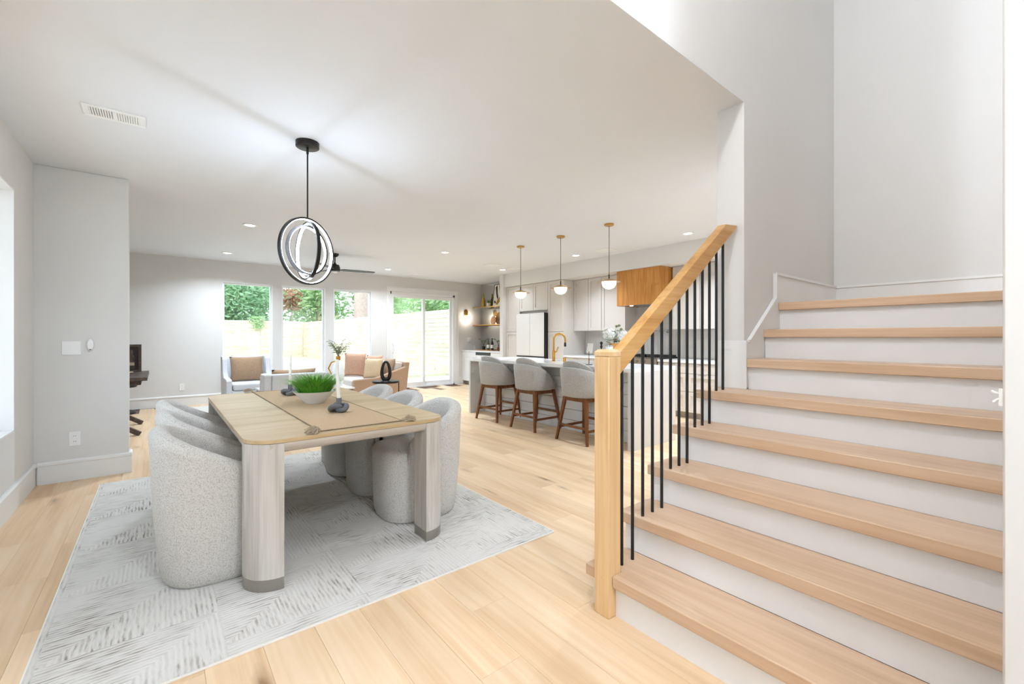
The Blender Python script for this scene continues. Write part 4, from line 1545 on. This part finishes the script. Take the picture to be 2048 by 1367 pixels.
def bottle(x, y, mat, h, lab):
    t = thing('wine_bottle', lab, 'bottle', (x, y, TB))
    o = MB().lathe([(0, 0), (.036, 0), (.038, .01), (.038, h * .58), (.03, h * .66), (.015, h * .76), (.0135, h * .98), (.016, h), (0, h)], (x, y, TB), 18).build('bottle_body', mat, t, smooth=50)
    MB().lathe([(.0385, .05), (.0392, .052), (.0392, .13), (.0385, .132)], (x, y, TB), 18).build('bottle_label', 'label', t, smooth=50)


bottle(6.72, 9.31, 'bottleg', .29, 'green wine bottle on the bar tray')
bottle(6.72, 9.14, 'bottlek', .31, 'dark wine bottle on the bar tray')


def leafplant(x, y, z, lab, pot, n, h):
    t = thing('potted_plant', lab, 'plant', (x, y, z))
    MB().lathe([(0, 0), (.04, 0), (.05, .09), (.044, .09), (0, .08)], (x, y, z), 18).build('pot', pot, t, smooth=50)
    g, s2 = MB(), MB()
    for q in range(n):
        a = q * 2.4 + .3
        hh = h * (.55 + .45 * ((q * 7) % n) / n)
        e = Vector((x + .08 * math.cos(a), y + .08 * math.sin(a), z + .09 + hh))
        s2.tube([(x, y, z + .08), ((x + e.x) / 2, (y + e.y) / 2, z + .08 + hh * .7), e], .003, 5)
        d = Vector((math.cos(a), math.sin(a), .25)).normalized()
        s_ = d.cross(Vector((0, 0, 1))).normalized()
        u = s_.cross(d)
        L, w = .085, .036
        g.add([e - d * .02, e + s_ * w * .8 + u * .012 + d * L * .25, e + s_ * w * .7 + u * .01 + d * L * .65, e + d * L, e - s_ * w * .7 + u * .01 + d * L * .65, e - s_ * w * .8 + u * .012 + d * L * .25, e + d * L * .4], [(0, 1, 6), (1, 2, 6), (2, 3, 6), (3, 4, 6), (4, 5, 6), (5, 0, 6)])
    s2.build('stems', 'stem', t)
    g.build('leaves', 'leaf', t)


leafplant(6.72, 9.52, TB, 'leafy plant in a dark pot on the bar tray', 'black', 9, .2)
leafplant(6.72, 8.86, BZ, 'leafy plant in a dark pot beside the bar tray', 'walnut', 9, .22)
for i, (x, y) in enumerate(((6.68, 9.88), (6.62, 9.80))):
    t = thing('drinking_glass', ('stemless clear glass nearest the back wall on the bar', 'stemless clear glass beside the bar tray')[i], 'glass', (x, y, BZ))
    MB().lathe([(0, 0), (.028, 0), (.04, .04), (.042, .08), (.034, .13), (.032, .13), (.04, .08), (.038, .042), (.026, .004), (0, .004)], (x, y, BZ), 18).build('glass_body', 'clear', t, smooth=50)
# sconce
t = thing('wall_sconce', 'brass oval wall sconce with a glowing globe', 'sconce', (6.53, B, 1.84))
g = MB()
pl = [(6.53 + .06 * math.cos(a), 1.90 + .06 * math.sin(a) + (.06 if math.sin(a) >= 0 else -.12)) for a in [q * PI / 12 for q in range(24)]]
MB().extr([(x, B - .018, z) for x, z in pl], (0, .018, 0)).build('back_plate', 'brass', t, bevel=.003)
MB().tube([(6.53, B - .018, 1.80), (6.53, B - .04, 1.80)], .02, 12).build('lamp_arm', 'brass', t, smooth=40)
MB().ball((6.545, B - .10, 1.79), .075, 20, 12).build('globe', 'sconce_globe', t, smooth=60)

# =================================================================== LIVING ROOM
lr = tag(MB().prism(rpoly(.32, 2.9, 6.75, 9.72, .01, 3), .001, .011).build('living_rug', 'lrug', None, at=(1.9, 8.2, 0)), 'cream rug under the living room seating', 'rug')
LZ = .011


def armchair(name, label, x, y, rz, mat):
    """faces -y in its own frame"""
    t = thing(name, label, 'armchair', (0, 0, 0), 'living room armchairs')
    MB().box(-.30, .30, -.40, .30, .16, .33).build('seat_base', mat, t, bevel=.02)
    MB().box(-.285, .285, -.43, .22, .332, .45).build('seat_cushion', mat, t, bevel=.035, seg=4)
    MB().extr([(-.30, .20, .33), (-.30, .36, .33), (-.30, .44, .90), (-.30, .33, .90)], (.60, 0, 0)).build('backrest', mat, t, bevel=.03, seg=4)
    for s in (-1, 1):
        xa = s * .30
        xb = s * .385
        prof = [(-.42, .14), (.36, .14), (.46, .88), (.44, .905), (.24, .905), (.17, .86), (.12, .62), (.04, .545), (-.38, .53), (-.42, .50)]
        MB().extr([(min(xa, xb), yy, z) for yy, z in prof], (abs(xb - xa), 0, 0)).build('wing_arm', mat, t, bevel=.018, seg=3)
        for yy in (-.37, .30):
            MB().lathe([(.016, 0), (.024, .15)], (s * .33, yy, 0), 10).build('leg', 'walnut', t, smooth=40)
    t.location = (x, y, LZ)
    t.rotation_euler = (0, 0, rz)
    return t


armchair('armchair', 'pale winged armchair in front of the left window', 1.275, 9.27, .0, 'armchair')
armchair('armchair', 'pale armchair seen from behind beyond the dining table', 1.40, 6.62, PI, 'armchair').scale = (1, 1, .87)


def place_pillow(label, w, h, d, mat, loc, rz, rx, cat='pillow', pinch=.06):
    m = pillow(w, h, d, 14, pinch)
    o = m.build('throw_pillow', mat, None, smooth=80)
    bm = bmesh.new()
    bm.from_mesh(o.data)
    bmesh.ops.remove_doubles(bm, verts=bm.verts, dist=1e-4)
    bmesh.ops.recalc_face_normals(bm, faces=bm.faces)
    bm.to_mesh(o.data)
    bm.free()
    o.location = loc
    o.rotation_euler = (rx, 0, rz)
    tag(o, label, cat, 'throw pillows')
    return o


place_pillow('tan burlap pillow on the armchair by the window', .54, .46, .16, 'burlap', (1.265, 9.30, .462), 0, -.22)
place_pillow('tan pillow peeking over the back of the near armchair', .56, .44, .16, 'burlap', (1.43, 6.58, .405), .05, .2)

# sofa: faces -x, near arm toward the dining table
sX0, sX1, sY0, sY1 = 2.93, 4.06, 8.46, 10.0
sf = thing('sofa', 'tan tweed sofa beside the right window, its arm toward the table', 'sofa', ((sX0 + sX1) / 2, (sY0 + sY1) / 2, 0))
arm = [(sX0, .10), (sX0, .415), (sX0 + .02, .432), (sX0 + .45, .455), (sX0 + .60, .50), (sX1 - .03, .665), (sX1 + .01, .66), (sX1 - .05, .10)]
for ya in (sY0, sY1 - .13):
    MB().extr([(x, ya, z) for x, z in arm], (0, .13, 0)).build('arm', 'sofa', sf, bevel=.018, seg=3)
MB().box(sX0 + .03, sX1 - .1, sY0 + .132, sY1 - .132, .10, .26).build('seat_base', 'sofa', sf, bevel=.01)
ym = (sY0 + sY1) / 2
for a, b in ((sY0 + .133, ym - .003), (ym + .003, sY1 - .133)):
    MB().box(sX0 - .01, sX1 - .28, a, b, .262, .415).build('seat_cushion', 'sofaseat', sf, bevel=.03, seg=4)
    MB().extr([(sX1 - .30, a, .418), (sX1 - .12, a, .418), (sX1 - .06, a, .73), (sX1 - .21, a, .755)], (0, b - a, 0)).build('back_cushion', 'sofaseat', sf, bevel=.035, seg=4)
MB().extr([(sX1 - .15, sY0 + .01, .10), (sX1 - .05, sY0 + .01, .10), (sX1 + .03, sY0 + .01, .74), (sX1 - .06, sY0 + .01, .745)], (0, sY1 - sY0 - .02, 0)).build('back_frame', 'sofa', sf, bevel=.015, seg=3)
for x in (sX0 + .08, sX1 - .14):
    for y in (sY0 + .08, sY1 - .08):
        MB().lathe([(.018, 0), (.026, .10)], (x, y, 0), 10).build('leg', 'black', sf, smooth=40)
place_pillow('large blush pillow at the far end of the sofa', .52, .50, .17, 'pink', (3.30, 9.55, .418), -.9, -.12)
place_pillow('blush pillow in the middle of the sofa', .46, .48, .16, 'pink', (3.46, 9.0, .418), -1.15, -.25)
place_pillow('cream pillow in front on the sofa', .44, .42, .16, 'cream', (3.40, 8.78, .418), -1.05, -.2)
place_pillow('taupe pillow against the sofa back', .42, .42, .15, 'taupe', (3.70, 8.82, .42), -1.5, -.30)

# black side table and sculpture
tx, ty, tz = 3.04, 7.22, .505
t = thing('side_table', 'small round black side table beside the sofa', 'table', (tx, ty, 0))
MB().lathe([(0, -.006), (.215, -.006), (.215, 0), (0, 0)], (tx, ty, tz), 32).build('table_top', 'blackm', t, smooth=40)
MB().lathe([(.212, -.02), (.226, -.02), (.226, .012), (.212, .012)], (tx, ty, tz), 32).build('rim', 'blackm', t, smooth=40)
for q in range(3):
    a = math.radians(-20 + 120 * q)
    MB().tube([(tx + .215 * math.cos(a), ty + .215 * math.sin(a), 0.0), (tx + .215 * math.cos(a), ty + .215 * math.sin(a), tz)], .009, 8).build('leg', 'blackm', t)
MB().lathe([(.205, .0), (.222, .0), (.222, .012), (.205, .012)], (tx, ty, .0), 32).build('base_ring', 'blackm', t, smooth=40)
t = thing('loop_sculpture', 'dark bronze open loop sculpture on the side table', 'sculpture', (tx, ty, tz))
pts, rs = [], []
N = 44
for i in range(N):
    a = 2 * PI * i / N
    zz = .185 - .15 * math.cos(a)
    half = .075 * abs(math.sin(a)) ** .8 * (1.15 - .45 * (zz / .33)) * (1 if math.sin(a) > 0 else -1)
    q = half
    pts.append((tx + q * .78, ty - q * .62, tz + zz))
    rs.append(.036 - .014 * (zz / .33))
MB().tube(pts, rs, 12, closed=True).build('loop_body', 'bronze', t, smooth=60)
MB().lathe([(0, 0), (.055, 0), (.06, .012), (.04, .025), (0, .03)], (tx, ty, tz), 20).build('sculpture_base', 'bronze', t, smooth=50)

# coffee table
ct = thing('coffee_table', 'coffee table with a pale top and brown sides', 'table', (1.85, 7.7, LZ))
MB().box(1.22, 2.52, 7.25, 8.2, .415, .44).build('table_top', 'quartz', ct, bevel=.003)
g = MB()
g.box(1.24, 1.27, 7.27, 8.18, .29, .414).box(2.47, 2.5, 7.27, 8.18, .29, .414).box(1.27, 2.47, 7.27, 7.30, .29, .414).box(1.27, 2.47, 8.15, 8.18, .29, .414)
g.build('apron', 'walnutdk', ct)
for x in (1.24, 2.44):
    for y in (7.27, 8.12):
        MB().box(x, x + .06, y, y + .06, LZ, .29).build('leg', 'walnutdk', ct)
cv = thing('olive_vase', 'white vase with gold neck holding olive branches', 'vase', (2.36, 7.6, .44))
MB().lathe([(0, 0), (.06, 0), (.085, .08), (.1, .2), (.085, .33), (.05, .40), (.038, .44), (0, .44)], (2.36, 7.6, .44), 24).build('vase_body', 'bowl', cv, smooth=50)
MB().lathe([(.036, .435), (.036, .50), (.04, .505), (.03, .505), (.03, .44)], (2.36, 7.6, .44), 20).build('gold_neck', 'brass2', cv, smooth=50)
MB().tube([(2.36 - .09, 7.6 + .07, .44 + .2), (2.36 - .13, 7.6 + .10, .44 + .30), (2.36 - .09, 7.6 + .07, .44 + .40), (2.36 - .04, 7.6 + .03, .44 + .42)], .011, 10).build('gold_handle', 'brass2', cv, smooth=60)
g, s2 = MB(), MB()
for q in range(16):
    a = q * 2.399
    e = Vector((2.36 + random.uniform(.06, .2) * math.cos(a), 7.6 + random.uniform(.06, .2) * math.sin(a), .44 + random.uniform(.62, .80)))
    p0 = Vector((2.36, 7.6, .93))
    s2.tube([p0, p0.lerp(e, .5) + Vector((0, 0, .04)), e], .0025, 5)
    for w in range(11):
        c = p0.lerp(e, .3 + .07 * w)
        d = Vector((random.uniform(-1, 1), random.uniform(-1, 1), random.uniform(-.3, .8))).normalized()
        s_ = d.orthogonal().normalized() * .007
        g.add([c, c + d * .03 + s_, c + d * .07, c + d * .03 - s_], [(0, 1, 2, 3)])
s2.build('branches', 'stem', cv)
g.build('leaves', 'olive', cv)
t = thing('wire_lantern', 'gold wire candle lantern on the coffee table', 'lantern', (1.72, 7.95, .44))
for q in range(8):
    a = q * PI / 4
    MB().tube([(1.72 + .055 * math.cos(a), 7.95 + .055 * math.sin(a), .443), (1.72 + .065 * math.cos(a), 7.95 + .065 * math.sin(a), .55), (1.72 + .04 * math.cos(a), 7.95 + .04 * math.sin(a), .66)], .0022, 5).build('wire', 'brass', t)
for z, r in ((.445, .055), (.55, .066), (.66, .04)):
    MB().tube([(1.72 + r * math.cos(q * PI / 10), 7.95 + r * math.sin(q * PI / 10), z) for q in range(20)], .003, 5, closed=True).build('hoop', 'brass', t)
t = thing('dark_tray', 'low dark decorative tray on the coffee table', 'tray', (1.62, 7.5, .44))
MB().lathe([(0, 0), (.10, 0), (.14, .02), (.138, .026), (.10, .008), (0, .008)], (1.62, 7.5, .44), 26, 1.0, .7).build('tray_body', 'knot', t, smooth=50)

# desk at the left
dk = thing('desk', 'dark wood trestle desk half hidden by the return wall', 'desk', (-.7, 7.88, 0))
MB().box(-1.35, -.115, 7.2, 8.58, .715, .76).build('desk_top', 'dkwood', dk, bevel=.003)
MB().box(-1.28, -.18, 7.32, 8.46, .655, .714).build('desk_apron', 'dkwood', dk)


def bar(a, b, w, d, name):
    a, b = Vector(a), Vector(b)
    t_ = (b - a).normalized()
    u = Vector((0, 1, 0))
    v = t_.cross(u)
    q = lambda p: [p + u * d + v * w, p - u * d + v * w, p - u * d - v * w, p + u * d - v * w]
    return MB().loft([q(a), q(b)]).build(name, 'dkwood', dk)


for y in (7.42, 8.36):
    bar((-1.25, y, .015), (-.30, y, .655), .028, .03, 'cross_leg')
    bar((-.19, y, .015), (-1.15, y, .655), .028, .03, 'cross_leg')
MB().box(-.76, -.70, 7.42, 8.36, .30, .345).build('stretcher', 'dkwood', dk)
t = thing('bottle_picture', 'dark framed bottle picture standing on the desk', 'picture', (-.42, 8.38, .76))
MB().box(-.66, -.205, 8.40, 8.42, .76, 1.155).build('picture_panel', 'art_dk', t)
g = MB().box(-.235, -.20, 8.385, 8.425, .76, 1.16).box(-.67, -.635, 8.385, 8.425, .76, 1.16).box(-.635, -.235, 8.385, 8.425, 1.125, 1.16).box(-.635, -.235, 8.385, 8.425, .76, .79)
g.build('picture_frame', 'dkwood', t)
MB().extr([(-.345, 8.398, .80), (-.275, 8.398, .80), (-.275, 8.398, .97), (-.295, 8.398, 1.02), (-.295, 8.398, 1.08), (-.325, 8.398, 1.08), (-.325, 8.398, 1.02), (-.345, 8.398, .97)], (0, .0015, 0)).build('printed_bottle', 'dkwood', t)
MB().box(-.342, -.278, 8.3965, 8.398, .855, .90).build('printed_label', 'tassel', t)
t = thing('desk_dish', 'small cream dish at the front of the desk', 'dish', (-.36, 7.9, .76))
MB().lathe([(0, 0), (.05, 0), (.09, .03), (.085, .034), (.05, .01), (0, .01)], (-.36, 7.9, .76), 20).build('dish_body', 'cream', t, smooth=50)
t = thing('pedestal_stool', 'black pedestal stool behind the desk', 'stool', (-.44, 9.6, 0))
MB().lathe([(0, 0), (.15, 0), (.15, .02), (.13, .05), (.03, .07), (0, .07)], (-.44, 9.6, 0), 28).build('stool_base', 'black', t, smooth=50)
MB().lathe([(.02, .06), (.02, .44)], (-.44, 9.6, 0), 10).build('stool_column', 'black', t, smooth=50)
MB().lathe([(0, .44), (.15, .44), (.16, .46), (.15, .49), (0, .50)], (-.44, 9.6, 0), 24).build('stool_seat', 'black', t, smooth=50)

# =================================================================== OUTDOORS
struct(MB().box(-40, 45, 12.9, 60, -.3, .05).box(-40, 45, -14, -5, -.3, -.1).build('ground', 'lawn'), 'pale lawn in the back yard')
struct(MB().box(-12, 12, B + .16, 12.9, -.3, -.03).build('patio', 'concrete'), 'concrete patio outside the sliding door')


def fence(name, label, a, b, h, mat, zb=.05):
    """panels of single boards between posts, along a->b"""
    a, b = Vector((*a, zb)), Vector((*b, zb))
    d = b - a
    L = d.length
    d.normalize()
    n_ = max(1, round(L / 2.4))
    t = thing(name, label, 'fence', tuple(a))
    nrm = Vector((-d.y, d.x, 0))
    step = L / n_
    rows = 15
    hb = h / rows
    ang = math.atan2(d.y, d.x)
    m = MB().box(.0, step - .006, -.01, .01, .003, hb - .006)
    bo = m.build('fence_board', mat)
    bd = bo.data
    bpy.data.objects.remove(bo)
    for i in range(n_):
        for j in range(rows):
            o = bpy.data.objects.new('fence_board', bd)
            COL.objects.link(o)
            o.parent = t
            off = d * (step * i) + Vector((0, 0, hb * j)) + nrm * random.uniform(-.003, .003)
            o.location = off
            o.rotation_euler = (0, 0, ang)
    for i in range(n_ + 1):
        p = a + d * step * i - nrm * .0
        MB().box(-.05, .05, .012, .1, 0, h - .02).tf(tmat(p, ang)).build('fence_post', mat, t)
    return t


fence('board_fence', 'pale pine board fence across the back of the yard', (-14, 29.5), (7.0, 29.5), 2.2, 'fence')
fence('board_fence', 'pale pine board fence along the right side of the yard', (7.02, 29.4), (7.55, 11.2), 2.15, 'fence')


def tree(label, x, y, h, r, mat, n, ls, trunk=.12, blobs=9, zmin=.25):
    t = thing('leafy_tree', label, 'tree', (x, y, .05), 'trees beyond the fence')
    MB().tube([(x, y, .05), (x + .1, y, h * .4), (x, y, h * .75)], [trunk, trunk * .8, trunk * .3], 9).build('trunk', 'bark', t, smooth=60)
    g = MB()
    cs_ = []
    for q in range(blobs):
        a = random.uniform(0, 2 * PI)
        rr = r * random.uniform(.1, .75)
        cs_.append((Vector((x + rr * math.cos(a), y + rr * math.sin(a), .05 + h * random.uniform(zmin, .85))), r * random.uniform(.4, .65)))
    for q in range(n):
        c, br = random.choice(cs_)
        d = Vector((random.gauss(0, 1), random.gauss(0, 1), random.gauss(0, 1))).normalized()
        p = c + d * br * random.uniform(.6, 1.05)
        u = Vector((random.gauss(0, 1), random.gauss(0, 1), random.gauss(0, .6))).normalized()
        w = u.orthogonal().normalized()
        L = ls * random.uniform(.6, 1.3)
        g.add([p - u * L, p + w * L * .45, p + u * L, p - w * L * .45], [(0, 1, 2, 3)])
    o = g.build('foliage', mat, t)
    o['kind'] = 'stuff'
    return t


tree('pale leafy tree behind the fence at the left window', 1.2, 33.0, 8.5, 3.4, 'fol2', 5200, .20)
tree('deep green tree beside the pale tree at the left window', 4.2, 32.2, 6.8, 2.6, 'fol3', 5200, .17)
tree('small reddish tree above the fence in the middle window', 7.2, 33.5, 5.0, .9, 'folr', 900, .14, .08, 6, .5)
tree('mid green tree filling the middle window', 9.2, 34.5, 8.5, 3.4, 'fol1', 5600, .2)
tree('green tree left of the pine trunk in the right window', 12.6, 31.0, 9, 3.2, 'fol1', 5600, .2)
tree('bright green tree seen through the sliding door', 12.6, 21.2, 6.0, 2.4, 'fol1', 5600, .16)
tree('dark green tree at the right of the sliding door', 14.6, 19.6, 6.4, 2.4, 'fol3', 5000, .16)
tree('tall pale tree far behind the yard', 16.5, 38.0, 13, 5, 'fol2', 5200, .3)
tree('tall deep green tree far behind the yard', 4.0, 41.0, 12, 5.5, 'fol3', 5600, .3)
t = thing('pine_trunk', 'thick pine trunk behind the fence in the right window', 'tree', (9.3, 25.7, .05))
MB().tube([(9.3, 25.7, .05), (9.32, 25.7, 3), (9.3, 25.75, 9)], [.48, .42, .36], 18).build('trunk', 'bark', t, smooth=60)
t = thing('hanging_vine', 'green vine hanging over the fence at the left window', 'vine', (4.5, 29.35, 2.25))
g = MB()
for q in range(300):
    u_ = random.random()
    p = Vector((4.5 + random.gauss(0, .22) * (1 - .5 * u_), 29.36 + random.gauss(0, .05), 2.5 - .7 * u_))
    a = Vector((random.gauss(0, 1), random.gauss(0, .4), random.gauss(0, 1))).normalized()
    w = a.orthogonal().normalized()
    L = .08
    g.add([p - a * L, p + w * L * .5, p + a * L, p - w * L * .5], [(0, 1, 2, 3)])
g.build('vine_leaves', 'fol1', t)
